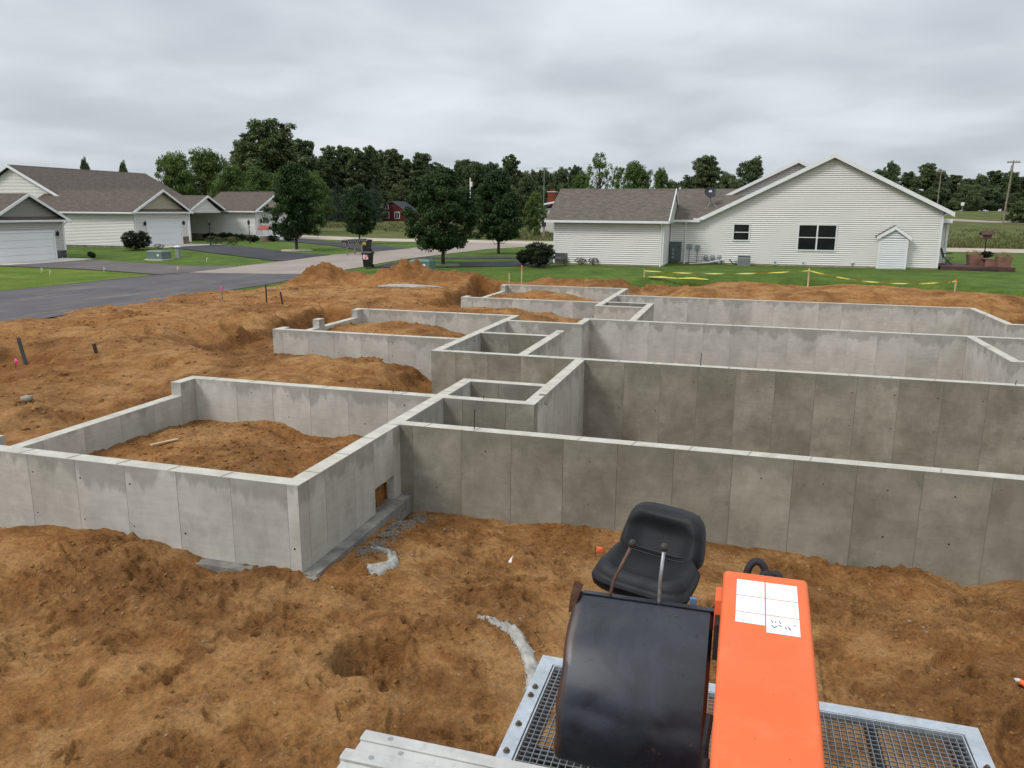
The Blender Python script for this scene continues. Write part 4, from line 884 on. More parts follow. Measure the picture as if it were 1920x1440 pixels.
mk_pear('pear1', 1, LF_PEAR); mk_pear('pear2', 2, LF_PEAR)
mk_broad('b1', 11, LF_MID, 10, 9, .12, 24, .3, 110, .38); mk_broad('b2', 12, LF_FAR, 12, 9, .12, 24, .36, 105, .42)
mk_broad('b3', 13, LF_FAR, 18, 8, .15, 30, .42, 95, .5); mk_broad('b4', 14, LF_FAR, 18, 7, .2, 24, .42, 70, .6, 1.0); mk_broad('b5', 15, LF_FAR, 16, 9, .1, 32, .42, 105, .45)
mk_broad('airy', 16, LF_MID, 11, 7, .3, 15, .36, 22, .6, .8); mk_broad('under', 17, LF_FAR, 7, 9, .02, 18, .36, 90, .42)
mk_spruce('spruce', 21, LF_SPR); mk_bush('bush', 31, LF_BUSH); mk_bush('shrub', 32, LF_FLOW, .1, 26, 60, .7); mk_bush('pinkbush', 33, LF_PINK, .09, 22, 50, .6)

def colpos(px, zc):
    """ground point on the sight line of a photo column at depth zc (metres)"""
    d = r2*((px-960)/FPX)+u2*((720-412)/FPX)+fw; hv = Vector((d.x, d.y, 0))
    p = hv*zc; z = g1(p.x, p.y)
    for _ in range(4):
        v = Vector((0, 0, CAM_H)); t = zc
        # roll coupling is tiny: solve depth along fw with z fixed
        s = (t+math.sin(PITCH)*(z-CAM_H)*1.0)/(hv.dot(Vector((fw.x, fw.y, 0)))); p = hv*s; z = g1(p.x, p.y)
    return p.x, p.y, z
def pyof(x, y, z):
    d = Vector((x, y, z-CAM_H)); return 720-FPX*d.dot(u2)/d.dot(fw), d.dot(fw)
trg = random.Random(99)
def bgtree(px, top, zc, wpx, proto, h0, w0, label, group=None, name='tree'):
    x, y, z = colpos(px, zc); py, dep = pyof(x, y, z)
    hgt = (py-top)*dep/FPX; wid = wpx*dep/FPX
    link_tree(name, proto, (x, y, z), (wid/w0, wid/w0*trg.uniform(.9, 1.1), hgt/h0), trg.uniform(0, 6.28), label, 'tree', group)
# street trees
for nm, pr, (x, y), s, lab in [('street_tree', 'pear1', (-34.6, 56.3), (1.0, 1.0, 1.06), 'egg shaped dark green young tree in a pale mulch ring on the far lawn'), ('street_tree', 'pear2', (-36.2, 70.3), (.74, .74, .87), 'small round dark green tree beyond the row of mailboxes'),
                               ('street_tree', 'pear2', (-17.9, 45.7), (1.0, 1.0, .92), 'large dark green tree on the strip beside the dark driveway, trunk bare below'), ('street_tree', 'pear1', (-18.3, 58.4), (.97, .97, .97), 'dark green tree further up the kerb past the large driveway tree')]:
    link_tree(nm, pr, (x, y, g1(x, y)), s, random.Random(int(x*7)).uniform(0, 6), lab, 'tree', 'young trees lining the street')
mr = MB(); mr.lathe((-34.6, 56.3, g1(-34.6, 56.3)), [(1.25, -.05), (1.25, .05), (1.1, .09), (.2, .11)], 22); tag(mr.build('mulch_ring', GRAVEL), 'pale gravel mulch ring around the young tree on the far lawn', 'mulch ring')
mr = MB(); mr.lathe((-17.9, 45.7, g1(-17.9, 45.7)), [(1.2, -.05), (1.2, .03), (1.0, .07), (.2, .09)], 22); tag(mr.build('mulch_ring', simple('mulch_green', (.10, .13, .05))), 'low grassy ring around the large driveway tree', 'mulch ring')
gA = 'trees behind the left houses'
for a in [(170, 303, 165, 30, 'b2', 12, 9), (240, 309, 170, 34, 'b2', 12, 9)]: bgtree(*a, 'small treetop peeping over the big brown roof', 'treetops over the brown roof')
for a in [(335, 296, 112, 95, 'b1', 10, 9, 'broad mid green tree rising right at the end of the big brown roof'), (395, 291, 118, 110, 'b1', 10, 9, 'broadest mid green tree, rising behind the small entry gable'), (440, 318, 104, 90, 'b1', 10, 9, 'mid green tree behind the left end of the stone wainscot garage roof'), (487, 322, 112, 90, 'b1', 10, 9, 'mid green tree below the tallest tree, behind the middle of the garage roof'), (545, 322, 104, 90, 'b1', 10, 9, 'mid green tree whose crown tops the young tree in the mulch ring'), (590, 330, 118, 70, 'b1', 10, 9, 'narrow mid green tree between the mulch ring tree and the spruces')]: bgtree(*a, gA)
bgtree(515, 238, 150, 150, 'b5', 16, 9, 'tallest broad dark tree standing above the rest behind the left houses'); bgtree(468, 272, 155, 80, 'b5', 16, 9, 'dark tree close beside the tallest tree, a little lower'); bgtree(572, 268, 158, 76, 'b3', 18, 8, 'narrow dark tree between the tallest tree and the tall row')
for i, (px, top) in enumerate([(604, 300), (622, 276), (648, 279), (672, 280), (694, 279), (716, 284), (742, 284), (764, 300), (792, 291), (818, 306)]): bgtree(px, top, 236+6*(i % 3)+(34 if 700 < px < 790 else 0), 66, ('b3', 'b4')[i % 2], 18, 8, 'tall slender tree in the row behind the spruces and the red house', 'tall row of trees across the field')
for i, px in enumerate(range(596, 850, 26)): bgtree(px, 352+8*(i % 3), 232 if not 700 < px < 790 else 262, 52, 'under', 7, 9, 'low dark undergrowth tree beneath the tall row', 'undergrowth along the field edge')
for px, top, w_, lab in [(632, 334, 42, 'broadest blue green spruce at the field edge, farthest from the red house'), (653, 350, 32, 'smallest blue green spruce, between the two taller ones'), (703, 336, 38, 'tall blue green spruce right beside the red house')]: bgtree(px, top, 205, w_, 'spruce', 12, 5.4, lab, 'spruces at the field edge', 'spruce_tree')
for a in [(861, 309, 215, 30, 'b3', 18, 8, 'thin upright tree across the field just left of the pale service pole'), (895, 311, 190, 58, 'b5', 16, 9, 'full dark tree across the field right behind the pale service pole'), (922, 311, 185, 52, 'b5', 16, 9, 'full dark tree across the field between the service pole and the tall loose one'), (957, 292, 215, 58, 'b4', 18, 7, 'tall loose crowned tree across the field, highest of its group'), (985, 335, 180, 60, 'b2', 12, 9, 'lower rounded tree across the field beside the antenna mast'), (850, 345, 200, 60, 'b2', 12, 9, 'low rounded tree across the field behind the large driveway tree'), (945, 345, 175, 60, 'b2', 12, 9, 'low rounded tree across the field behind the second driveway tree')]: bgtree(*a, 'trees behind the driveway trees')
bgtree(1003, 366, 104, 52, 'b1', 10, 9, 'dark round bushy tree at the roadside beside the chimney house')
for a in [(1022, 322, 300, 60, 'b2', 12, 9), (1050, 319, 310, 60, 'b2', 12, 9), (1078, 316, 290, 50, 'b5', 16, 9), (1005, 324, 300, 50, 'b2', 12, 9)]: bgtree(*a, 'distant dark tree in the far wood beyond the chimney house', 'far wood')
bgtree(1122, 290, 160, 62, 'airy', 11, 7, 'airy wind-swept tree rising behind the garage roof'); bgtree(1090, 330, 165, 50, 'b1', 10, 9, 'low green tree at the left of the wind-swept one'); bgtree(1155, 315, 170, 40, 'airy', 11, 7, 'thin ragged tree just right of the wind-swept one')
for a in [(1188, 312, 150, 82, 'b1', 10, 9, 'largest rounded green tree behind the ridge of the garage wing'), (1236, 323, 160, 52, 'b1', 10, 9, 'smaller rounded green tree beside the largest one behind the garage ridge'), (1258, 342, 180, 50, 'b2', 12, 9, 'lowest dark tree just clearing the end of the garage ridge')]: bgtree(*a, 'trees behind the garage wing')
for a in [(1316, 300, 160, 92, 'b5', 16, 9, 'large dark tree rising right behind the satellite dish'), (1402, 303, 165, 80, 'b2', 12, 9, 'dark rounded tree rising behind the rear gable of the white house'), (1360, 328, 190, 60, 'b2', 12, 9, 'low dark tree filling the gap between the dish tree and the rear gable tree'), (1280, 340, 190, 50, 'b2', 12, 9, 'low dark tree showing over the end of the garage wing ridge')]: bgtree(*a, 'trees behind the dish roof')
for i, (px, top, w_) in enumerate([(1640, 322, 50), (1664, 308, 42), (1694, 324, 50), (1728, 311, 56), (1752, 322, 46), (1778, 330, 50), (1806, 338, 50), (1830, 330, 48), (1856, 322, 54), (1884, 326, 50), (1912, 332, 60), (1940, 330, 60)]): bgtree(px, top, 250+10*(i % 3), w_, ('b5', 'b2', 'b3')[i % 3], (16, 12, 18)[i % 3], (9, 9, 8)[i % 3], 'dark tree in the wood beyond the far road on the right', 'wood beyond the far road')
for i, px in enumerate(range(1650, 1960, 34)): bgtree(px, 356+8*(i % 3), 244, 66, 'under', 7, 9, 'low dark tree at the foot of the wood beyond the far road', 'undergrowth beyond the far road')
bgtree(1812, 350, 215, 56, 'under', 7, 9, 'broad dark bushy tree standing on the grass by the far road'); bgtree(1915, 380, 150, 62, 'under', 7, 9, 'dark bushy tree beside the utility pole'); bgtree(1883, 312, 245, 14, 'airy', 11, 7, 'thin wispy treetop behind the utility pole')

for i, px in enumerate(range(586, 1010, 36)): bgtree(px, 306+7*(i*5 % 4), 282, 74, ('b5', 'b2')[i % 2], (16, 12)[i % 2], 9, 'dense tree standing deep in the wood behind the tall row', 'deep wood behind the tall row')
# bushes and planting
def bush(nm, pr, x, y, s, lab, grp=None, z=None): return link_tree(nm, pr, (x, y, g1(x, y) if z is None else z), s, random.Random(int(x*31+y)).uniform(0, 6), lab, 'bush' if nm != 'flower_clump' else 'flowers', grp)
bush('round_bush', 'bush', -48.0, 53.9, (1.25, 1.2, .92), 'clipped dark round bush on the lawn by the long white garage')
bush('round_bush', 'bush', -11.9, 46.0, (1.15, 1.1, .86), 'clipped dark round bush at the corner of the garage wing')
bush('round_bush', 'bush', -13.1, 47.0, (.5, .5, .55), 'small dark bush tucked beside the garage wing bush')
for (x, y, s) in [(-46.4, 54.6, .45), (-49.3, 54.4, .4)]: bush('flower_clump', 'shrub', x, y, (s, s, s*.7), 'low leafy clump at the foot of the clipped bush by the garage', 'clumps by the clipped bush')
for (x, y, s) in [(-45.6, 60.6, .8), (-44.7, 62.2, .7), (-46.2, 63.6, .6), (-47.8, 64.6, .5)]: bush('flower_clump', 'shrub', x, y, (s, s, s*.7), 'leafy flowering clump beside the dark driveway lamp', 'flower bed by the lamp')
for (x, y, s) in [(-46.2, 70.8, .7), (-47, 68.6, .7), (-45.3, 72.3, .6), (-50, 70.5, .8), (-52, 71.2, .9), (-54.4, 71.8, .8)]: bush('flower_clump', 'bush', x, y, (s, s, s*.55), 'low dark shrub in the bed against the stone wainscot', 'shrubs by the stone wall')
for (x, y) in [(-46.6, 69.7), (-49, 68)]: bush('flower_clump', 'pinkbush', x, y, (.5, .5, .35), 'small red flowering clump in the bed before the stone wall', 'red flowers by the stone wall')
for (x, y) in [(-47.6, 48.6), (-46.7, 47.9)]: bush('flower_clump', 'bush', x, y, (.24, .24, .26), 'small dark shrub at the stone corner of the greige garage', 'shrubs by the greige garage')
for (x, y) in [(-9.8, 48.2), (-10.6, 47.6), (-9.0, 48.3)]: bush('flower_clump', 'shrub', x, y, (.4, .4, .28), 'low leafy clump under the garage wing wall', 'clumps under the garage wing')
# tall grass tufts in the field (nobody could count them)
n = 5200; rr = np.random.default_rng(4); yy = 87+rr.random(n)**1.6*110; xx = yy*rr.uniform(-.78, .34, n); zz_ = gz(xx, yy)
keep = ~((np.abs(yy-81) < 7) | ((xx > 30) & (yy > 150)) | ((xx < -36) & (yy < 100+(-(xx+36))*.75)))
xx, yy, zz_ = xx[keep], yy[keep], zz_[keep]; n = len(xx); Vs = []
for k in range(5):
    a = rr.random(n)*6.28; hh = rr.uniform(.25, .6, n); w_ = .05+.05*rr.random(n); ox = rr.normal(0, .25, n); oy = rr.normal(0, .25, n); lx = rr.normal(0, .15, n); ly = rr.normal(0, .15, n)
    b = np.stack([xx+ox, yy+oy, zz_-.05], -1); t = np.stack([np.cos(a)*w_, np.sin(a)*w_, 0*a], -1)
    Vs.append(np.stack([b-t, b+t, b+np.stack([lx, ly, hh], -1)], 1))
V = np.concatenate(Vs).reshape(-1, 3)
tg = npmesh('tall_grass', V, np.arange(len(V)).reshape(-1, 3), m_leaf('tall_grass_blade', (.07, .085, .028), (.16, .155, .06), .4)); tg['kind'] = 'stuff'; tag(tg, 'tall uncut olive grass of the field beyond the cross road', 'grass')

# ================================================================== street furniture and small outdoor things
def bin_(x, y, rz, lab, lcol):
    z = g1(x, y)+.04; t = thing('wheelie_bin', (x, y, z), lab, 'bin'); t.rotation_euler = (0, 0, rz); t.scale = (.88,)*3
    def L_(p): return (p[0]+x, p[1]+y, p[2]+z)
    b = MB(); b.add([L_(p) for p in [(-.24, -.28, .06), (.24, -.28, .06), (.24, .26, .06), (-.24, .26, .06), (-.31, -.36, .98), (.31, -.36, .98), (.31, .36, .98), (-.31, .36, .98)]], [(3, 2, 1, 0), (0, 1, 5, 4), (1, 2, 6, 5), (2, 3, 7, 6), (3, 0, 4, 7), (4, 5, 6, 7)]); b.build('bin_body', BLACKP, t)
    r = MB(); r.box(x-.34, y-.39, z+.96, x+.34, y+.38, z+1.0); r.build('rim', BLACKP, t)
    l = MB(); l.prism([(y-.41, z+1.0), (y+.38, z+1.0), (y+.36, z+1.06), (y, z+1.1), (y-.38, z+1.06)], 'x', x-.35, x+.35); ld = l.build('lid', BLACKP, t)
    MB().tube([(x-.25, y+.44, z+1.0), (x+.25, y+.44, z+1.0)], .02, 6).build('handle', BLACKP, ld)
    for s in (-1, 1): MB().tube([(x+s*.24, y+.28, z+.12), (x+s*.31, y+.28, z+.12)], .12, 14).build('wheel', BLACKP, t)
    q = MB(); zz0, zz1 = .58, .9
    def yf(zz): return -.28-.08*(zz-.06)/.92-.006
    q.add([L_(p) for p in [(-.24, yf(zz0), zz0), (.14, yf(zz0), zz0), (.14, yf(zz1), zz1), (-.24, yf(zz1), zz1), (-.24, yf(zz0)+.004, zz0), (.14, yf(zz0)+.004, zz0), (.14, yf(zz1)+.004, zz1), (-.24, yf(zz1)+.004, zz1)]], [(0, 1, 2, 3), (7, 6, 5, 4), (0, 3, 7, 4), (1, 5, 6, 2)])
    k = NT('sticker'); pat = k.ramp(k.noise(9, 3, .7), [(.46, lcol[0]), (.54, lcol[1])]); q.build('sticker', k.fin(pat, .5), t)
bin_(-22.0, 43.7, .15, 'black wheelie bin with red and white sticker standing at the kerb behind the dirt pile', ((.75, .10, .09), (.8, .72, .7)))
bin_(-28.2, 55.9, -.1, 'black wheelie bin with yellow sticker beside the mailboxes', ((.55, .45, .03), (.2, .17, .02)))
mb_ = thing('mailbox_rack', (-27.75, 52.9, g1(-28.6, 52.2)), 'wooden rack carrying a row of black mailboxes at the street edge', 'mailboxes')
zb = g1(-28.6, 52.2)
MX = -27.75
for k in range(3): bx('post', MX-.04, 51.9+k*1.15-.04, zb-.2, MX+.04, 51.9+k*1.15+.04, zb+.88, POLE, mb_)
bx('beam', MX-.12, 51.5, zb+.88, MX+.12, 54.7, zb+.94, POLE, mb_)
for k in range(9):
    y = 51.55+k*.345; b = MB(); b.prism([(y, zb+.94), (y+.24, zb+.94), (y+.24, zb+1.06), (y+.2, zb+1.12), (y+.12, zb+1.14), (y+.04, zb+1.12), (y, zb+1.06)], 'x', MX-.25, MX+.25)
    q = b.build('mailbox', BLACKP, mb_); bx('number_plate', MX+.251, y+.08, zb+.97, MX+.26, y+.16, zb+1.04, TRIM, q)
def cabinet(x, y, w_, d, hgt, mat, lab, rz=0):
    z = g1(x, y); t = thing('utility_cabinet', (x, y, z), lab, 'cabinet'); b = MB()
    b.box(x-w_/2, y-d/2, z-.1, x+w_/2, y+d/2, z+hgt*.82); b.build('cabinet_body', mat, t)
    l = MB(); l.add([(x-w_/2-.03, y-d/2-.03, z+hgt*.82), (x+w_/2+.03, y-d/2-.03, z+hgt*.82), (x+w_/2+.03, y+d/2+.03, z+hgt*.82), (x-w_/2-.03, y+d/2+.03, z+hgt*.82), (x-w_/2+.1, y-d/2+.12, z+hgt), (x+w_/2-.1, y-d/2+.12, z+hgt), (x+w_/2-.1, y+d/2-.1, z+hgt), (x-w_/2+.1, y+d/2-.1, z+hgt)], [(3, 2, 1, 0), (0, 1, 5, 4), (1, 2, 6, 5), (2, 3, 7, 6), (3, 0, 4, 7), (4, 5, 6, 7)]); l.build('lid', mat, t)
    bx('notice', x+w_*.2, y-d/2-.008, z+hgt*.4, x+w_*.2+.14, y-d/2-.001, z+hgt*.62, TRIM, t); bx('base_pad', x-w_/2-.12, y-d/2-.12, z-.12, x+w_/2+.12, y+d/2+.12, z+.05, CPAD, t)
cabinet(-18.1, 42.9, 1.25, 1.0, .66, PGREEN, 'low green utility cabinet half hidden behind the dirt by the driveway')
cabinet(-41.2, 48.4, 1.3, 1.0, .68, simple('cabinet_greygreen', (.15, .19, .175), .5, var=.1), 'grey green utility cabinet on the lawn between the driveways')
pd = thing('utility_pedestal', (-40.6, 49.7, g1(-40.6, 49.7)), 'thin grey service pedestal beside the lawn utility cabinet', 'pedestal'); z = g1(-40.6, 49.7)
bx('post_body', -40.75, 49.6, z-.1, -40.45, 49.8, z+.78, GREYM, pd); MB().lathe((-40.6, 49.7, z+.78), [(.24, 0), (.24, .06), (.1, .12)], 10).build('cap', TRIM, pd)
for i, (x, y, lab) in enumerate([(-45.4, 59.9, 'black lamp post with lantern in the flower bed by the dark driveway'), (-45.6, 66.0, 'black lamp post with lantern before the stone wainscot')]):
    z = g1(x, y); t = thing('lamp_post', (x, y, z), lab, 'lamp post', 'garden lamp posts')
    MB().tube([(x, y, z-.1), (x, y, z+.25), (x, y, z+.3), (x, y, z+1.75)], [.07, .06, .035, .03], 8).build('post', DARK, t); bx('crossbar', x-.16, y-.012, z+1.55, x+.16, y+.012, z+1.58, DARK, t)
    l = MB().lathe((x, y, z+1.75), [(.04, 0), (.09, .04), (.13, .3), (.16, .31), (.06, .42), (.02, .5)], 8).build('lantern', DARK, t)
# garden ornament well by the third garage
gw = thing('garden_well', (-47.6, 71.6, g1(-47.6, 71.6)), 'little red roofed ornamental wishing well in the shrubs by the garage', 'ornament'); z = g1(-47.6, 71.6)
MB().lathe((-47.6, 71.6, z), [(.5, -.1), (.5, .5), (.42, .5), (.42, .3)], 12).build('basin', STN, gw)
for s in (-1, 1): bx('post', -47.6+s*.4-.03, 71.57, z+.3, -47.6+s*.4+.03, 71.63, z+1.25, TRIM, gw)
m = MB(); m.slab([(-48.2, 71.15, z+1.2), (-47.0, 71.15, z+1.2), (-47.0, 71.6, z+1.6), (-48.2, 71.6, z+1.6)], .05); m.slab([(-48.2, 71.6, z+1.6), (-47.0, 71.6, z+1.6), (-47.0, 72.05, z+1.2), (-48.2, 72.05, z+1.2)], .05); m.build('roof', simple('ornament_red', (.32, .09, .06)), gw)
# deck furniture: planters, bench, bird feeder, chair
for (x, y, lab) in [(13.35, 54.3, 'terracotta planter with drooping pink flowers at the back of the deck'), (14.45, 52.5, 'terracotta planter with trailing flowers at the deck front corner')]:
    t = thing('planter', (x, y, .74), lab, 'planter'); b = MB(); b.add([(x-.3, y-.3, .742), (x+.3, y-.3, .742), (x+.3, y+.3, .742), (x-.3, y+.3, .742), (x-.38, y-.38, 1.32), (x+.38, y-.38, 1.32), (x+.38, y+.38, 1.32), (x-.38, y+.38, 1.32)], [(3, 2, 1, 0), (0, 1, 5, 4), (1, 2, 6, 5), (2, 3, 7, 6), (3, 0, 4, 7), (4, 5, 6, 7)]); b.build('box', TERRA, t)
    q = bpy.data.objects.new('flowers', PROTO['pinkbush'][1]); COL.objects.link(q); q.parent = t; q.location = (0, 0, .42); q.scale = (.62, .62, .3)
t = thing('bench', (13.95, 53.4, .74), 'long brown wooden bench between the two deck planters', 'bench'); 
for k in range(4): bx('slat', 13.62+k*.15, 52.95, 1.12, 13.62+k*.15+.135, 53.9, 1.16, TERRA, t)
for y in (52.97, 53.83): bx('leg', 13.64, y, .742, 14.18, y+.06, 1.119, TERRA, t)
t = thing('fern_pot', (14.0, 54.35, .74), 'dark purple leafy plant in a pot behind the deck bench', 'plant'); MB().lathe((14.0, 54.35, .742), [(.16, 0), (.24, .4), (.26, .42), (.2, .42)], 12).build('pot', TERRA, t)
q = bpy.data.objects.new('leaves', PROTO['bush'][1]); COL.objects.link(q); q.parent = t; q.location = (0, 0, .4); q.scale = (.42, .42, .25)
t = thing('bird_feeder', (14.15, 55.4, g1(14.15, 55.4)), 'brown bird feeder house on a thin pole behind the deck', 'bird feeder'); z = g1(14.15, 55.4)
MB().tube([(14.15, 55.4, z-.1), (14.15, 55.4, z+1.75)], .03, 8).build('pole', DARK, t); bx('tray', 13.75, 55.15, z+1.75, 14.55, 55.65, z+1.8, BROWN, t); bx('hopper', 13.9, 55.25, z+1.8, 14.4, 55.55, z+2.05, TERRA, t)
m = MB(); m.slab([(13.8, 55.1, z+2.03), (14.5, 55.1, z+2.03), (14.5, 55.4, z+2.25), (13.8, 55.4, z+2.25)], .03); m.slab([(13.8, 55.4, z+2.25), (14.5, 55.4, z+2.25), (14.5, 55.7, z+2.03), (13.8, 55.7, z+2.03)], .03); m.build('roof', BROWN, t)
t = thing('garden_chair', (11.75, 53.6, .74), 'dark folding garden chair on the deck by the white porch', 'chair')
for s in (0, .48): MB().tube([(11.5, 53.35+s, .742), (12.0, 53.35+s, 1.18)], .018, 6).build('leg', DARK, t); MB().tube([(12.0, 53.35+s, .742), (11.5, 53.35+s, 1.18), (11.3, 53.35+s, 1.75)], .018, 6).build('leg', DARK, t); MB().tube([(11.45, 53.35+s, 1.4), (11.95, 53.35+s, 1.42)], .018, 6).build('armrest', DARK, t)
bx('seat', 11.5, 53.36, 1.17, 12.0, 53.82, 1.19, DARK, t); MB().add([(11.49, 53.37, 1.2), (11.49, 53.81, 1.2), (11.31, 53.81, 1.72), (11.31, 53.37, 1.72), (11.47, 53.37, 1.2), (11.47, 53.81, 1.2), (11.29, 53.81, 1.72), (11.29, 53.37, 1.72)], [(0, 1, 2, 3), (7, 6, 5, 4), (0, 4, 5, 1), (2, 6, 7, 3)]).build('backrest', DARK, t)
# poles
def pole(px, zc, top, lab, arm=True, mat=None, rad=.16, lean=0, basez=None):
    x, y, z = colpos(px, zc); py, dep = pyof(x, y, z); hgt = (py-top)*dep/FPX
    t = thing('utility_pole', (x, y, z), lab, 'pole'); MB().tube([(x, y, z-.3), (x+lean*hgt*.5, y, z+hgt*.5), (x+lean*hgt, y, z+hgt)], [rad*1.2, rad, rad*.8], 8).build('pole', mat or POLE, t)
    if arm: a = bx('crossarm', x+lean*hgt-1.1, y-.08, z+hgt-.45, x+lean*hgt+1.1, y+.08, z+hgt-.22, mat or POLE, t); [MB().tube([(x+lean*hgt+s, y, z+hgt-.22), (x+lean*hgt+s, y, z+hgt-.0)], .05, 6).build('insulator', GREYM, a) for s in (-.95, -.45, .45, .95)]
    return t, x, y, z, hgt
pole(1881, 150, 305, 'tall wooden utility pole with crossarm standing beyond the field on the right', lean=.035)
pole(1754, 205, 322, 'thin distant utility pole with short crossarm before the dark wood', rad=.14)
t, x, y, z, hgt = pole(882, 150, 336, 'pale service pole with a small white transformer among the field trees', False, TRIM, .12); MB().lathe((x+.28, y-.2, z+hgt-1.7), [(.2, 0), (.22, .1), (.22, .8), (.1, .9)], 10).build('transformer', TRIM, t)
x, y, z = colpos(1019, 118); py, dep = pyof(x, y, z); hgt = (py-318)*dep/FPX; t = thing('antenna_mast', (x, y, z), 'thin rooftop antenna mast beside the red brick chimney', 'antenna'); MB().tube([(x, y, z-.2), (x, y, z+hgt)], .05, 6).build('mast', GREYM, t)
MB().tube([(x-1.3, y, z+hgt-.1), (x+1.3, y, z+hgt-.1)], .03, 5).build('boom', GREYM, t)
for k in range(9): q = x-1.2+k*.3; MB().tube([(q, y-.5, z+hgt-.1), (q, y+.5, z+hgt-.1)], .02, 5).build('element', GREYM, t)
x, y, z = colpos(1801, 190); t = thing('road_sign', (x, y, z), 'small blank white sign by the far road before the dark wood', 'sign'); MB().tube([(x, y, z-.1), (x, y, z+2.6)], .06, 6).build('post', GREYM, t); bx('board', x-.35, y-.1, z+1.9, x+.35, y-.06, z+2.7, TRIM, t)
x, y, z = colpos(1020, 92); t = thing('utility_marker', (x, y, z), 'short dark service post standing at the road edge left of the garage wing', 'post'); bx('post', x-.1, y-.1, z-.1, x+.1, y+.1, z+1.5, POLE, t); bx('meter_box', x-.22, y-.16, z+1.5, x+.22, y+.14, z+2.1, DARK, t)
# stakes, pipes and flags on the site
def stake(x, y, top, r, mat, lab, lean=(0, 0), cat='stake', name='stake', tipmat=None, grp=None):
    z = dmesh(x, y); t = thing(name, (x, y, z), lab, cat, grp); hgt = top
    MB().tube([(x-lean[0]*.2, y-lean[1]*.2, z-.25), (x+lean[0]*hgt, y+lean[1]*hgt, z+hgt)], r, 6 if r > .03 else 4).build('shaft', mat, t)
    if tipmat: MB().tube([(x+lean[0]*hgt*.82, y+lean[1]*hgt*.82, z+hgt*.80), (x+lean[0]*hgt, y+lean[1]*hgt, z+hgt*1.02)], r*1.25, 6 if r > .03 else 4).build('painted_tip', tipmat, t)
    return t
stake(-21.3, 28.6, .62, .035, POLE, 'short stake with red painted tip at the road edge of the dirt', tipmat=PINK)
stake(-19.2, 28.7, .8, .03, DARK, 'thin dark upright pipe standing in the levelled dirt, taller of two', cat='pipe', name='pipe'); stake(-18.5, 28.8, .55, .035, DARK, 'thin dark leaning pipe in the levelled dirt, shorter of two', (-.15, 0), 'pipe', 'pipe')
stake(-19.3, 17.0, .72, .05, simple('pipe_grey', (.05, .055, .055), .6), 'thick dark pipe leaning out of the dirt cut', (-.35, .1), 'pipe', 'pipe'); stake(-17.2, 17.4, .26, .05, simple('pipe_brown', (.06, .04, .03), .8), 'short brown pipe stub sticking out of the dirt bank', (-.2, 0), 'pipe', 'pipe')
z = dmesh(-19.0, 16.4); t = thing('marker_flag', (-19.0, 16.4, z), 'bright pink marker flag by the foot of the leaning pipe', 'flag'); MB().tube([(-19.0, 16.4, z-.1), (-19.0, 16.4, z+.3)], .006, 5).build('wire', DARK, t); MB().add([(-19.0, 16.4, z+.3), (-18.88, 16.38, z+.24), (-18.9, 16.41, z+.1), (-19.02, 16.4, z+.12), (-18.95, 16.36, z+.2)], [(0, 1, 4), (1, 2, 4), (2, 3, 4), (3, 0, 4)]).build('flag', PINK, t)
stake(-11.9, 39.9, .55, .035, WOOD, 'short pale wooden stake behind the far garage corner'); stake(-11.3, 40.2, .95, .035, WOOD, 'tall pale wooden stake with red tip behind the far garage corner', tipmat=ORFLAG)
SP = [(-5.15, 42.6, .68), (3.13, 42.7, .95), (9.8, 42.5, .58)]; SPZ = []
for (x, y, hgt), lab in zip(SP, ('wooden stake holding the end of the caution tape near the garage wing', 'wooden stake carrying the middle of the caution tape', 'wooden stake with orange ribbon at the far end of the caution tape')):
    stake(x, y, hgt, .04, WOOD, lab, tipmat=ORFLAG if x > 9 else None); SPZ.append(dmesh(x, y)+hgt)
k = NT('caution_tape'); xx_ = k.xyz(k.pos())[0]; fr = k.math('FRACT', k.math('MULTIPLY', xx_, 1.35)); blk = k.math('MULTIPLY', k.math('GREATER_THAN', fr, .35), k.math('GREATER_THAN', k.noise(14, 2, .5), .6))
TAPE = k.fin(k.mix(blk, (.62, .52, .08), (.16, .13, .02)), .5, .4)
def tape(a, b, sag, n=36):
    m = MB(); pv = None; vs = []
    for i in range(n+1):
        t_ = i/n; x = a[0]+(b[0]-a[0])*t_; y = a[1]+(b[1]-a[1])*t_-.05; z = a[2]+(b[2]-a[2])*t_-sag*4*t_*(1-t_); w_ = .024*(1+.15*math.sin(i*1.7)); tw = .03*math.sin(i*.9)
        vs += [(x, y-tw, z-w_), (x, y+tw, z+w_)]
    m.add(vs, [(2*i, 2*i+2, 2*i+3, 2*i+1) for i in range(n)]); return m
m = tape((SP[0][0], SP[0][1], SPZ[0]-.06), (SP[1][0], SP[1][1], SPZ[1]-.1), .16); o = m.build('caution_tape', TAPE); tag(o, 'yellow caution tape stretched before the white house between two stakes', 'tape')
m = tape((SP[1][0], SP[1][1], SPZ[1]-.1), (SP[2][0], SP[2][1], SPZ[2]-.06), .34); o = m.build('caution_tape', TAPE); tag(o, 'sagging yellow caution tape running down to the ribboned stake', 'tape')
m = MB(); pts = [(-4.9, 42.4), (-4.2, 42.35), (-3.4, 42.2), (-2.6, 42.3), (-1.8, 42.15)]; vs = []
for i, (x, y) in enumerate(pts): z = max(dmesh(x, y), g1(x, y))+.06; vs += [(x, y-.05, z), (x, y+.08, z+.05*(i % 2)+.02)]
m.add(vs, [(2*i, 2*i+2, 2*i+3, 2*i+1) for i in range(4)]); tag(m.build('loose_tape', TAPE), 'loose yellow tape lying crumpled on the grass edge', 'tape')

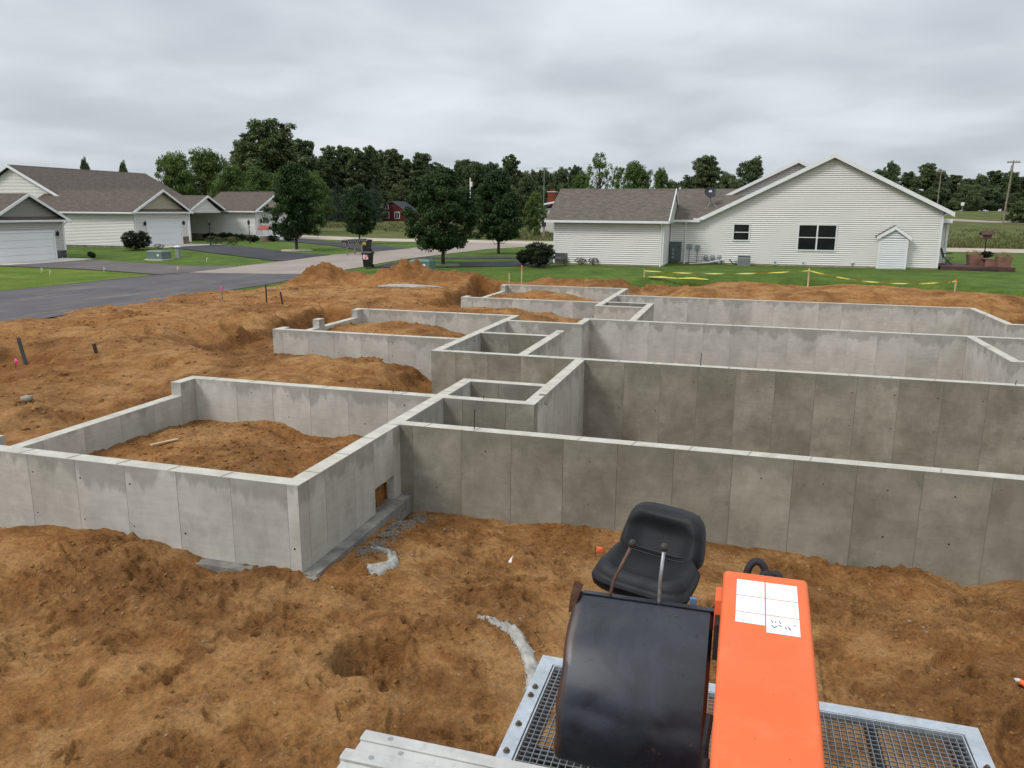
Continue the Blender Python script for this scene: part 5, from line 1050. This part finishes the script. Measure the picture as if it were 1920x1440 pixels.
# ================================================================== crane truck: seat, guard, orange housing, platform
TR = thing('crane_truck', (0, 2.5, -1.6), 'orange crane truck station with black seat, levers, dark guard plate and steel mesh platform', 'truck')
k = NT('orange_paint'); nzv = k.noise(2.5, 5, .6); oc = k.ramp(nzv, [(.3, (.80, .135, .035)), (.7, (.90, .175, .055))])
sp = k.ramp(k.noise(42, 3, .65), [(.69, 0.0), (.73, 1.0)]); oc = k.mix(k.math('MULTIPLY', sp, .7), oc, (.25, .05, .02))
sm = k.ramp(k.noise(4, 6, .7), [(.55, 0.0), (.8, 1.0)]); oc = k.mix(k.math('MULTIPLY', sm, .35), oc, (.95, .30, .13))
dst = k.ramp(k.noise(1.6, 7, .72), [(.5, 0.0), (.75, .30)]); oc = k.mix(dst, oc, (.55, .22, .10)); ORANGE = k.fin(oc, k.ramp(nzv, [(.3, .5), (.7, .62)]), .4)
k = NT('guard_plate'); p = k.obj(); a = k.noise(4, 6, .65, p, .5)
gc = k.ramp(a, [(.35, (.008, .010, .014)), (.62, (.022, .027, .038)), (.78, (.04, .046, .06))])
ed = k.xyz(p)[0]; rl = k.math('MULTIPLY', k.ramp(k.math('ADD', k.math('MULTIPLY', k.math('ADD', ed, .62), 9.0), k.noise(9, 5, .7, p)), [(.25, 1.0), (.75, 0.0)]), .8)
gc = k.mix(rl, gc, (.085, .034, .018)); ru = k.ramp(k.noise(13, 5, .75, p), [(.64, 0.0), (.72, 1.0)]); gc = k.mix(k.math('MULTIPLY', ru, .55), gc, (.10, .045, .025))
spk = k.ramp(k.noise(38, 3, .6, p), [(.66, 0.0), (.69, 1.0)]); gc = k.mix(k.math('MULTIPLY', spk, .9), gc, (.003, .003, .004))
k.bump(k.noise(5, 6, .6, p), .06, .01); GUARD = k.fin(gc, k.ramp(a, [(.3, .26), (.7, .46)]), .5)
SEATM = simple('seat_vinyl', (.017, .018, .020), .58, .3, var=.25, sc=6, bump=.06, bsc=160)
ROD1 = simple('lever_rusty', (.13, .075, .055), .55, .4, .4, var=.4, sc=20); ROD2 = simple('lever_steel', (.36, .38, .39), .4, .5, .6, var=.35, sc=25); KNOB = simple('knob_black', (.035, .032, .03), .5, .4)
HOSE = simple('hose_rubber', (.022, .023, .025), .6, .3)
# orange housing: sloping box with rounded edges
def round_box(mb, x0, x1, r, n, ztop, zbot, y0, y1):
    """cross section in x-z extruded along y with sloping top ztop(y)"""
    sec = [(x0, None)]
    ring = []
    for i in range(n+1): a = math.pi-(math.pi/2)*i/n; ring.append((x0+r+r*math.cos(a), r*math.sin(a)-r))
    for i in range(n+1): a = math.pi/2-(math.pi/2)*i/n; ring.append((x1-r+r*math.cos(a), r*math.sin(a)-r))
    ys = [y0, y0+.012, (y0+y1)/2, y1-.012, y1]; ins = [.01, 0, 0, 0, .01]; m = len(ring)+2; vs = []
    for y, q in zip(ys, ins):
        zt = ztop(y)-q; vs.append((x0+q, y, zbot)); vs += [(x0+q+(px-x0)*(x1-x0-2*q)/(x1-x0), y, zt+pz) for px, pz in ring]; vs.append((x1-q, y, zbot))
    fs = []
    for j in range(len(ys)-1):
        for i in range(m): i2 = (i+1) % m; fs.append((j*m+i, j*m+i2, (j+1)*m+i2, (j+1)*m+i))
    fs.append(tuple(range(m))[::-1]); fs.append(tuple(range((len(ys)-1)*m, len(ys)*m))); mb.add(vs, fs)
zt = lambda y: 2.195-(3.34-y)*.155
hb = MB(); round_box(hb, 0.0, .35, .022, 4, zt, 1.45, 1.3, 3.34); HS = hb.build('housing', ORANGE, TR)
hb = MB(); hb.box(-.026, 3.18, 1.98, -.001, 3.31, 2.12); hb.build('side_bracket', ORANGE, HS); bx('side_latch', -.022, 3.08, 1.9, -.002, 3.17, 2.06, DARK, HS)
for yy, zz1 in ((2.62, 1.9), (2.50, 1.8), (2.36, 1.72)): MB().tube([(-.015, yy, 1.5), (-.022, yy+.04, zz1-.1), (-.012, yy+.08, zz1)], .014, 8).build('side_hose', HOSE, HS)
bx('crane_column', .02, 1.6, -.4, .33, 3.1, 1.449, ORANGE, TR)
# instruction sheets on the housing
k = NT('printed_sheet'); p = k.obj(); ln = k.math('GREATER_THAN', k.math('SINE', k.math('MULTIPLY', k.xyz(p)[1], 420.0)), .15); tx = k.math('GREATER_THAN', k.noise(95, 2, .6, k.map(p, (1, .4, 1))), .52); blkm = k.math('GREATER_THAN', k.noise(14, 2, .5, p), .44)
SHEET = k.fin(k.mix(k.math('MULTIPLY', k.math('MULTIPLY', ln, tx), k.math('MULTIPLY', blkm, .35)), (.86, .87, .88), (.30, .32, .36)), .45, .3)
rows = [(3.275, 3.165), (3.16, 3.055), (3.05, 2.985)]; rows2 = [(3.275, 3.165), (3.16, 3.055), (3.05, 2.945)]
def sheet(x0, x1, ya, yb):
    q = .0018; m = MB(); top = [(x0, yb, zt(yb)+q), (x1, yb, zt(yb)+q), (x1, ya, zt(ya)+q), (x0, ya, zt(ya)+q)]; m.slab(top, .0014); return m.build('instruction_sheet', SHEET, HS)
for ya, yb in rows: sheet(.058, .171, ya, yb)
for i, (ya, yb) in enumerate(rows2):
    o = sheet(.176, .302, ya, yb)
    if i == 2:
        mk = MB()
        for (xa, y_a, xb, y_b) in [(.196, 3.022, .200, 3.008), (.208, 3.02, .214, 3.012), (.224, 3.024, .232, 3.006), (.196, 2.992, .206, 2.978), (.206, 2.978, .216, 2.99), (.222, 2.995, .234, 2.992), (.246, 2.99, .252, 2.98), (.256, 2.996, .266, 2.984), (.262, 2.984, .268, 2.974), (.282, 3.012, .286, 3.004)]:
            mk.tube([(xa, y_a, zt(y_a)+.0022), (xb, y_b, zt(y_b)+.0022)], .0016, 4)
        mk.build('marker_scribble', DARK, o)
# hoses looping out of the far end of the housing
for (x0, x1, hgt, yy) in [(.10, .185, .075, 3.42), (.165, .205, .035, 3.40), (.20, .245, .03, 3.41)]:
    pts = []
    for i in range(13): a = math.pi*i/12; pts.append((x0+(x1-x0)*(1-math.cos(a))/2, yy+.02*math.sin(a), 2.13+hgt*math.sin(a)))
    pts = [(x0, 3.37, 1.9)]+pts+[(x1, 3.37, 1.9)]; MB().tube(pts, .017, 10).build('hose', HOSE, TR, True)
# dark guard plate, dented sheet in front of the seat
gp = MB(); nu, nv = 40, 44; V0 = []
def gpt(u, v):
    # u 0..1 across, v 0..1 down
    x = -.645+.618*u; drop = .0+.66*v; z = 2.055-drop*math.cos(.5-.28*v)*1.02; y = 3.215-.375*math.sin(v*1.95)
    bul = .012*math.sin(math.pi*u)*math.sin(math.pi*min(1, v*1.1)); d1 = .012*math.exp(-((v-.22+.2*u)/.06)**2-((u-.28)/.2)**2); d2 = .014*max(0, 1-abs(v-.55-.12*u)/.10)*max(0, 1-abs(u-.25)/.40); d3 = .012*max(0, 1-abs(v-.66+.1*u)/.10)*max(0, 1-abs(u-.8)/.3)
    y += -bul+d1+d2+d3; z += .012*math.sin(u*5)*v
    if v < .0: pass
    if u < .03: y += .04*(1-u/.03)
    x += .004*math.sin(v*19)*(1-u)
    if u > .975: y += .05*((u-.975)/.025)
    if v > .9: ce = 1-ss(.0, .3, u) if u < .3 else 0; z += .05*float(ce)*(v-.9)*8
    if v > .93: y += .05*((v-.93)/.07)**2
    return Vector((x, y, z))
vs = [gpt(i/nu, j/nv) for j in range(nv+1) for i in range(nu+1)]; back = [p+Vector((0, .006, 0)) for p in vs]; m_ = (nu+1)*(nv+1); fs = []
for j in range(nv):
    for i in range(nu): a = j*(nu+1)+i; fs.append((a, a+nu+1, a+nu+2, a+1)); fs.append((m_+a, m_+a+1, m_+a+nu+2, m_+a+nu+1))
for i in range(nu): a = i; fs.append((a, a+1, m_+a+1, m_+a)); b_ = nv*(nu+1)+i; fs.append((b_, m_+b_, m_+b_+1, b_+1))
for j in range(nv): a = j*(nu+1); fs.append((a, m_+a, m_+a+nu+1, a+nu+1)); b_ = a+nu; fs.append((b_, b_+nu+1, m_+b_+nu+1, m_+b_))
gp.add(vs+back, fs); GP = gp.build('guard_plate', GUARD, TR, True); GP.data.set_sharp_from_angle(angle=R_(18))
fl = MB(); fl.slab([(-.60, 3.20, 2.058), (-.02, 3.20, 2.058), (-.02, 3.235, 2.055), (-.60, 3.235, 2.055)], .005); fl.build('top_flange', GUARD, GP)
ct = MB(); RUST = simple('torn_rust', (.075, .035, .022), .85, .2, var=.5, sc=30)
ct.add([(-.655, 3.2, 2.045), (-.615, 3.17, 2.05), (-.60, 3.215, 2.09), (-.645, 3.235, 2.095), (-.66, 3.18, 1.96), (-.63, 3.165, 1.98)], [(0, 1, 2, 3), (0, 4, 5, 1), (0, 3, 4), (1, 5, 2)]); ct.build('torn_corner', RUST, GP)
for u in (.255, .30, .70, .75):
    q = gpt(u, .055); MB().tube([(q.x, q.y+.004, q.z), (q.x, q.y-.003, q.z)], .006, 8).build('bolt_hole', simple('hole_rust', (.10, .075, .05)) if 'hole_rust' not in bpy.data.materials else bpy.data.materials['hole_rust'], GP)
# seat: moulded cushion and backrest
def pad(mb, outline, f, T, n=56, rings=13, th=.07):
    vs = []
    for r in range(rings+1):
        rho = r/rings
        for k_ in range(n):
            a = 2*math.pi*k_/n; ux, uy = outline(a); vs.append(T @ Vector((ux*rho, uy*rho, f(ux*rho, uy*rho, rho))))
    fs = []
    for r in range(rings):
        for k_ in range(n): k2 = (k_+1) % n; fs.append((r*n+k_, (r+1)*n+k_, (r+1)*n+k2, r*n+k2))
    base = len(vs)
    for q, zz1 in ((1.0, -.4), (.97, -.8), (.9, -1.0)):
        for k_ in range(n): a = 2*math.pi*k_/n; ux, uy = outline(a); vs.append(T @ Vector((ux*q, uy*q, zz1*th)))
    for r in range(3):
        o0 = rings*n if r == 0 else base+(r-1)*n
        for k_ in range(n): k2 = (k_+1) % n; fs.append((o0+k_, base+r*n+k_, base+r*n+k2, o0+k2))
    fs.append(tuple(base+2*n+k_ for k_ in range(n))[::-1]); mb.add(vs, fs)
def sq(w_, h_, p_, tap=0.0):
    def o(a):
        c, s_ = math.cos(a), math.sin(a); q = (abs(c)**p_+abs(s_)**p_)**(-1/p_); y = s_*q*h_; return (c*q*w_*(1+tap*y/h_), y)
    return o
sx, sy, sz = -.35, 3.50, 2.075
ST = Matrix.Translation((sx, sy, sz)) @ Matrix.Rotation(R_(-14), 4, 'Z') @ Matrix.Rotation(R_(3), 4, 'Y')
SEATP = thing('seat', (0, 0, 0), '', ''); del SEATP['label']; del SEATP['category']; bpy.data.objects.remove(SEATP)
def fc(x, y, rho):       # cushion: rim left, right and front, hollow running to the back
    rim = .035*math.exp(-((abs(x)-.185)/.05)**2)+.03*math.exp(-((y+.135)/.05)**2); return min(rim, .045)*(1-ss(.86, 1.0, rho))+.0-.035*float(ss(.84, 1.0, rho))
def fb(x, y, rho):
    rim = .045*math.exp(-((abs(x)-.175)/.05)**2)+.05*math.exp(-((y-.085)/.045)**2); return min(rim, .055)*(1-ss(.86, 1.0, rho))-.03*float(ss(.84, 1.0, rho))
sb = MB(); pad(sb, sq(.236, .175, 5.0, -.03), fc, ST @ Matrix.Rotation(R_(6), 4, 'X'), th=.085); SEAT = sb.build('seat', SEATM, TR, True)
sb = MB(); pad(sb, sq(.208, .145, 4.2, -.12), fb, ST @ Matrix.Translation((.0, .185, .105)) @ Matrix.Rotation(R_(66), 4, 'X'), th=.075); sb.build('backrest', SEATM, SEAT, True)
for k_ in range(2):
    pts = []
    for i in range(21): xx1 = -.18+.36*i/20; pts.append(ST @ Vector((xx1, .118+.014*k_, .016+.016*k_+.022*math.exp(-((abs(xx1)-.185)/.05)**2))))
    MB().tube(pts, .003, 6).build('seam', BLACKP, SEAT)
sp_ = MB(); c0 = ST @ Vector((0, 0, -.09)); sp_.box(c0.x-.13, c0.y-.14, c0.z-.05, c0.x+.13, c0.y+.14, c0.z+.01); sp_.box(c0.x-.05, c0.y-.05, .5, c0.x+.05, c0.y+.05, c0.z-.05); sp_.build('seat_post', DARK, TR)
bx('blue_tab', -.135, 3.28, 1.98, -.105, 3.30, 2.06, simple('blue_paint', (.09, .18, .28), .5), TR)
# levers
for (b0, m0, t0, mt) in [((-.495, 3.22, 1.98), (-.465, 3.225, 2.13), (-.395, 3.25, 2.295), ROD1), ((-.262, 3.22, 1.98), (-.262, 3.2, 2.16), (-.252, 3.205, 2.315), ROD2)]:
    lv = MB().tube([b0, tuple((Vector(b0)+Vector(m0))/2), m0, t0], .0075, 8).build('lever', mt, TR, True)
    kn = MB(); kn.lathe((t0[0], t0[1], t0[2]), [(.004, -.012), (.014, -.008), (.017, .004), (.0165, .012), (.011, .021), (.003, .0245)], 14); kn.build('knob', KNOB, lv, True)
bx('lever_block', -.31, 3.2, 1.9, -.215, 3.3, 2.02, DARK, TR)
# mesh platform
PX0, PX1, PY0, PY1, PZ = -1.25, 1.64, 2.75, 5.13, .5
pf = MB(); fwid = .10
pf.box(PX0, PY1-fwid, PZ-.05, PX1, PY1, PZ); pf.box(PX0, PY0, PZ-.05, PX0+fwid, PY1-fwid, PZ); pf.box(PX1-fwid, PY0, PZ-.05, PX1, PY1-fwid, PZ); pf.box(PX0+fwid, PY0, PZ-.05, PX1-fwid, PY0+fwid, PZ)
PF = pf.build('platform', GALV, TR)
inr = MB(); inr.box(PX0+fwid+.012, PY0+fwid, PZ-.045, PX0+fwid+.02, PY1-fwid-.012, PZ+.003); inr.box(PX1-fwid-.02, PY0+fwid, PZ-.045, PX1-fwid-.012, PY1-fwid-.012, PZ+.003); inr.box(PX0+fwid+.02, PY1-fwid-.02, PZ-.045, PX1-fwid-.02, PY1-fwid-.012, PZ+.003); inr.build('inner_frame', GALV, PF)
gbm = MB(); stp = .0435; x = PX0+fwid+.02+stp
while x < PX1-fwid-.03: gbm.box(x-.002, PY0+fwid, PZ-.03, x+.0022, PY1-fwid-.021, PZ-.003); x += stp
y = PY0+fwid+stp
while y < PY1-fwid-.03: gbm.box(PX0+fwid+.021, y-.002, PZ-.013, PX1-fwid-.021, y+.002, PZ-.0045); y += stp
o = gbm.build('grating', simple('grating_steel', (.26, .28, .29), .5, .4, .5, var=.2), PF); o['kind'] = 'stuff'
BOLT = simple('bolt_rusty', (.12, .085, .06), .6, .4, .4, var=.4, sc=30)
for (x, y) in [(PX0+.05, 4.72), (PX0+.045, 4.62), (PX0+.05, 4.30), (PX0+.05, 4.03), (PX1-.05, 4.72), (PX1-.05, 4.3)]:
    MB().lathe((x, y, PZ), [(.022, -.002), (.022, .006), (.013, .007), (.013, .02), (.008, .024)], 8).build('bolt', BOLT, PF)
for x in (-1.1, -.5, .45, 1.0, 1.5): bx('support_bar', x-.03, PY0, PZ-.14, x+.03, PY1-.01, PZ-.051, DARK, PF)
bx('support_bar', PX0+.05, 4.0, PZ-.22, PX1-.05, 4.08, PZ-.141, DARK, PF); MB().tube([(.9, 4.9, .1), (1.1, 4.0, .15), (1.5, 3.4, .1)], .03, 8).build('hose', HOSE, PF)
# chassis and wheels under the deck
for x in (-.45, .35): bx('chassis_rail', x, -5.5, -.45, x+.1, 4.6, -.15, DARK, TR)
for y in (3.1, 4.3): bx('cross_member', -1.1, y, -.148, 1.5, y+.12, .27, DARK, TR)
bx('deck', -1.32, -5.6, .62, 1.32, 2.55, .74, simple('deck_steel', (.09, .09, .085), .7), TR)
for y in (-4, -1, 1.4): bx('cross_member', -1.25, y, -.148, 1.25, y+.12, .619, DARK, TR)
for (x, y) in [(-1.05, 1.0), (1.05, 1.0), (-1.05, -3.2), (1.05, -3.2)]:
    zg = -1.62; w_ = MB(); w_.tube([(x-.14, y, zg+.52), (x+.14, y, zg+.52)], .52, 24); W = w_.build('wheel', BLACKP, TR); MB().tube([(x-.15, y, zg+.52), (x+.15, y, zg+.52)], .28, 18).build('rim', GALV, W)
for y in (1.0, -3.2): MB().tube([(-1.0, y, -1.1), (1.0, y, -1.1)], .09, 10).build('axle', DARK, TR)
# stack of concrete forms standing on edge on the deck
FT = [(-1.295, 1.752, 2.405), (-1.285, 1.748, 2.345), (-1.315, 1.757, 2.282), (-1.30, 1.75, 2.22), (-1.31, 1.755, 2.158)]
for i, (x, z, y) in enumerate(FT):
    t = thing('concrete_form', (x+1.2, y, .74), ('white metal concrete form, outermost of the upright stack at the truck edge', 'white metal concrete form, second from the outside of the upright stack', 'white metal concrete form, third from the outside of the upright stack', 'white metal concrete form, fourth from the outside of the stack', 'white metal concrete form, innermost of the stack')[i], 'form', 'stacked concrete forms')
    b = MB(); r_ = .006
    prof = [(y-.028, .742), (y+.028, .742), (y+.028, z-r_), (y+.028-r_, z), (y-.028+r_, z), (y-.028, z-r_)]; b.prism(prof, 'x', x, x+2.44); b.build('rail', FORMW, t)
    for kx in range(11):
        xx1 = x+.115+kx*.205+.02*(i % 2)*3; MB().tube([(xx1, y, z-.004), (xx1, y, z+.0012)], .011, 10).build('bolt_hole', FORMW if kx % 3 else GREYM, t)

# ================================================================== debris on the dirt
def ico():
    t = (1+5**.5)/2; v = np.array([(-1, t, 0), (1, t, 0), (-1, -t, 0), (1, -t, 0), (0, -1, t), (0, 1, t), (0, -1, -t), (0, 1, -t), (t, 0, -1), (t, 0, 1), (-t, 0, -1), (-t, 0, 1)], float); v /= np.linalg.norm(v[0])
    f = np.array([(0, 11, 5), (0, 5, 1), (0, 1, 7), (0, 7, 10), (0, 10, 11), (1, 5, 9), (5, 11, 4), (11, 10, 2), (10, 7, 6), (7, 1, 8), (3, 9, 4), (3, 4, 2), (3, 2, 6), (3, 6, 8), (3, 8, 9), (4, 9, 5), (2, 4, 11), (6, 2, 10), (8, 6, 7), (9, 8, 1)]); return v, f
IV, IF = ico()
def scatter(name, P, Sz, mat, seed, squash=.7, sink=.25):
    r = np.random.default_rng(seed); n = len(P); V = np.repeat(IV[None], n, 0)*r.uniform(.6, 1.25, (n, 12, 1)); a = r.random(n)*6.28; c, s_ = np.cos(a), np.sin(a)
    V = V*np.stack([r.uniform(.7, 1.4, n), r.uniform(.7, 1.1, n), np.full(n, squash)], -1)[:, None]
    X_ = V[..., 0]*c[:, None]-V[..., 1]*s_[:, None]; Y_ = V[..., 0]*s_[:, None]+V[..., 1]*c[:, None]
    V = np.stack([X_, Y_, V[..., 2]], -1)*Sz[:, None, None]+P[:, None]+np.stack([0*Sz, 0*Sz, Sz*(squash-sink*2)*.5], -1)[:, None]
    Fc = (IF[None]+np.arange(n)[:, None, None]*12).reshape(-1, 3); return npmesh(name, V.reshape(-1, 3), Fc, mat)
def pick(n, seed, x0, x1, y0, y1, maskfn=None):
    r = np.random.default_rng(seed); x = r.uniform(x0, x1, n); y = y0+(y1-y0)*r.random(n)
    ok = np.ones(n, bool)
    for q in [(-12.0, -5.4, 8.75, 14.85), (-6, 16, 12.3, 40)]: ok &= ~inside(x, y, q)
    if maskfn is not None: ok &= maskfn(x, y)
    x, y = x[ok], y[ok]; z = np.array([dmesh(a, b) for a, b in zip(x, y)]); return np.stack([x, y, z], -1)
cm_ = lambda x, y: np.random.default_rng(1).random(len(x)) < np.clip(.12+1.6*np.clip(fbm(x*.8, y*.8, 61, 2)+.05, 0, 1), 0, 1)
P1 = pick(17000, 41, -10, 6, 4.3, 12.3, cm_); r = np.random.default_rng(8); o = scatter('dirt_clods', P1, .005+.03*r.random(len(P1))**3.6, D, 9, .75); o['kind'] = 'stuff'; tag(o, 'loose brown dirt clods strewn over the foreground dirt', 'dirt')
P2 = pick(9000, 42, -23, -8, 9, 36, cm_); r = np.random.default_rng(18); o = scatter('dirt_clods', P2, .012+.07*r.random(len(P2))**3, D, 10, .75); o['kind'] = 'stuff'; tag(o, 'loose brown dirt clods on the levelled ground left of the garages', 'dirt')
g_ = np.random.default_rng(5); xs = g_.uniform(-11.6, -6.1, 1500); ys = g_.uniform(9.4, 14.4, 1500); P3 = np.stack([xs, ys, [dmesh(a, b) for a, b in zip(xs, ys)]], -1); o = scatter('dirt_clods', P3, .01+.045*g_.random(1500)**3, D, 11); o['kind'] = 'stuff'; tag(o, 'dirt clods on the mound inside the nearest garage box', 'dirt')
PEB = m_stone('pebble', (.44, .39, .32))
P4 = np.concatenate([pick(650, 43, -10, 6, 4.3, 12.3), pick(350, 44, -22, -8, 9, 30)]); r = np.random.default_rng(28); o = scatter('pebbles', P4, .004+.014*r.random(len(P4))**3*(1+P4[:, 1]/20), PEB, 12); o['kind'] = 'stuff'; tag(o, 'pale pebbles sprinkled over the orange dirt', 'pebbles')
GRV = m_stone('gravel_grey', (.29, .275, .25))
g_ = np.random.default_rng(6); ys = g_.uniform(9.9, 12.2, 1100); xs = -5.4+.02+np.abs(g_.normal(0, .17, 1100)); P5 = np.stack([xs, ys, [dmesh(a, b) for a, b in zip(xs, ys)]], -1); o = scatter('gravel', P5, .012+.014*g_.random(1100), GRV, 13); o['kind'] = 'stuff'; tag(o, 'grey crushed stone heaped along the footing of the nearest garage', 'gravel')
# spilled concrete: crescent and arc
def spill(pts, wds, lab, seed):
    t = thing('concrete_spill', (pts[0][0], pts[0][1], dmesh(*pts[0])), lab, 'concrete'); g_ = np.random.default_rng(seed); vs = []; n = 40; m = 9
    pts = np.array(pts); d = np.r_[0, np.cumsum(np.hypot(*np.diff(pts, axis=0).T))]; q = np.linspace(0, d[-1], n); xs = np.interp(q, d, pts[:, 0]); ys = np.interp(q, d, pts[:, 1]); ws = np.interp(q, d, wds)
    xs = np.convolve(np.pad(xs, 4, 'edge'), np.ones(9)/9, 'valid'); ys = np.convolve(np.pad(ys, 4, 'edge'), np.ones(9)/9, 'valid')
    tx, ty = np.gradient(xs), np.gradient(ys); L_ = np.hypot(tx, ty); nx_, ny_ = -ty/L_, tx/L_
    for i in range(n):
        for j in range(m):
            s_ = (j/(m-1)*2-1); w_ = ws[i]*(1+.2*g_.normal()*.5); x, y = xs[i]+nx_[i]*s_*w_, ys[i]+ny_[i]*s_*w_; vs.append((x, y, dmesh(x, y)-.03+(.03+.055*min(1, ws[i]/.08))*math.sqrt(max(0, 1-s_*s_))*(.8+.4*g_.random())))
    mb = MB().add(vs, [(i*m+j, i*m+j+1, (i+1)*m+j+1, (i+1)*m+j) for i in range(n-1) for j in range(m-1)]); mb.build('slurry', simple('slurry_grey', (.36, .345, .31), .9, .2, var=.35, sc=9, bump=.8, bsc=60) if 'slurry_grey' not in bpy.data.materials else bpy.data.materials['slurry_grey'], t, True)
    k_ = 420; ii = g_.integers(0, n, k_); s_ = g_.uniform(-1, 1, k_); x = xs[ii]+nx_[ii]*s_*ws[ii]*1.1; y = ys[ii]+ny_[ii]*s_*ws[ii]*1.1; P = np.stack([x, y, [dmesh(a, b)+.02*(1-abs(c_)) for a, b, c_ in zip(x, y, s_)]], -1)
    o = scatter('aggregate', P-np.array(t['_o']), .006+.012*g_.random(k_), GRV, seed, .8); o.parent = t; o['kind'] = 'stuff'
spill([(-5.5, 10.25), (-5.15, 10.3), (-4.86, 10.15), (-4.72, 9.9), (-4.76, 9.68), (-4.98, 9.5)], [.03, .05, .075, .1, .14, .15], 'curved grey spill of hardened concrete on the dirt near the garage corner', 51)
spill([(-3.0, 8.64), (-2.7, 8.6), (-2.4, 8.4), (-2.15, 8.1), (-2.0, 7.8), (-1.9, 7.4)], [.03, .05, .08, .09, .1, .1], 'arc of spilled grey concrete running towards the mesh platform', 52)
z = dmesh(-3.23, 10.64); t = MB(); g_ = random.Random(2); vs = []
for j in range(6):
    for i in range(8): x = -3.34+i*.035; y = 10.58+j*.022+.01*g_.random(); vs.append((x, y, dmesh(x, y)+.012+.035*g_.random()*math.sin(math.pi*i/7)*math.sin(math.pi*j/5)))
t.add(vs, [(j*8+i, j*8+i+1, (j+1)*8+i+1, (j+1)*8+i) for j in range(5) for i in range(7)]); tag(t.build('crumpled_paper', TRIM), 'crumpled white paper lying on the smooth dirt before the long wall', 'litter')
def lathe_dir(prof, T, n, mats, name, par):
    m = MB(); m.lathe((0, 0, 0), prof, n); m.v = [tuple(T @ Vector(p)) for p in m.v]; return m.build(name, mats, par, True)
z = dmesh(3.22, 9.0); t = thing('plastic_bottle', (3.22, 9.0, z), 'clear plastic bottle with orange label lying on the dark dirt', 'bottle')
T = Matrix.Translation((3.14, 9.08, z+.055)) @ Matrix.Rotation(R_(-40), 4, 'Z') @ Matrix.Rotation(R_(90), 4, 'Y')
CLR = simple('bottle_plastic', (.55, .56, .58), .25, .5, var=.25, sc=25); lathe_dir([(.012, 0), (.013, .03), (.03, .07), (.034, .1), (.030, .13), (.034, .15), (.034, .21), (.028, .235)], T, 14, CLR, 'bottle_body', t); lathe_dir([(.0145, -.012), (.0145, .012)], T, 12, TRIM, 'cap', t); lathe_dir([(.0352, .105), (.0312, .13), (.0352, .15), (.0352, .165)], T, 14, ORFLAG, 'bottle_label', t)
z = dmesh(-10.7, 12.2); t = MB(); t.v = []; T = Matrix.Translation((-10.65, 12.2, z+.05)) @ Matrix.Rotation(R_(52), 4, 'Z') @ Matrix.Rotation(R_(-4), 4, 'Y'); q = MB().box(-.26, -.03, -.012, .26, .03, .012); q.v = [tuple(T @ Vector(p)) for p in q.v]; tag(q.build('wood_offcut', WOOD), 'short pale wood offcut lying on the mound inside the nearest garage', 'board')
z = dmesh(-1.9, 11.1); t = thing('marker_flag', (-1.9, 11.1, z), 'small orange marker flag in the dirt showing past the seat', 'flag'); MB().tube([(-1.9, 11.1, z-.05), (-1.9, 11.1, z+.18)], .005, 5).build('wire', DARK, t); MB().add([(-1.9, 11.1, z+.18), (-1.78, 11.09, z+.17), (-1.8, 11.1, z+.08), (-1.9, 11.1, z+.07), (-1.84, 11.08, z+.13)], [(0, 1, 4), (1, 2, 4), (2, 3, 4), (3, 0, 4)]).build('flag', ORFLAG, t)
z = dmesh(-14.65, 12.81); sm_ = scatter('fieldstone', np.array([[-14.65, 12.81, z+.02]]), np.array([.14]), PEB, 77, .6); tag(sm_, 'single pale fieldstone lying on the levelled dirt left of the garage', 'stone')
gvp = MB(); vs = []
g_ = random.Random(9)
for i in range(20): a = 6.283*i/20; rr_ = 1+.18*math.sin(3*a+1)+.1*g_.random(); x, y = -16.4+1.75*rr_*math.cos(a), 36.6+.65*rr_*math.sin(a); vs.append((x, y, dmesh(x, y)+.02))
c_ = (-16.4, 36.6, max(v[2] for v in vs)+.06); gvp.add(vs+[c_], [(i, (i+1) % 20, 20) for i in range(20)]); tag(gvp.build('concrete_patch', simple('pale_slurry', (.36, .34, .30), .9)), 'pale grey washed concrete patch lying on the dirt before the piles', 'concrete')
for (x, y) in [(-37.5, 39.2), (-33.8, 41.2), (-40.5, 37.5), (-36.5, 47.6), (-38.5, 36.2)]:
    z = g1(x, y); t = thing('lawn_flag', (x, y, z), 'tiny pale utility flag standing in the grass by the driveways', 'flag', 'lawn utility flags'); MB().tube([(x, y, z-.05), (x, y, z+.3)], .01, 4).build('wire', TRIM, t); MB().add([(x, y, z+.3), (x+.14, y-.02, z+.29), (x+.14, y, z+.17), (x, y, z+.18)], [(0, 1, 2, 3)]).build('flag', WOOD, t)
# parked tail: tidy helper properties
for ob in list(bpy.data.objects):
    if '_o' in ob: del ob['_o']
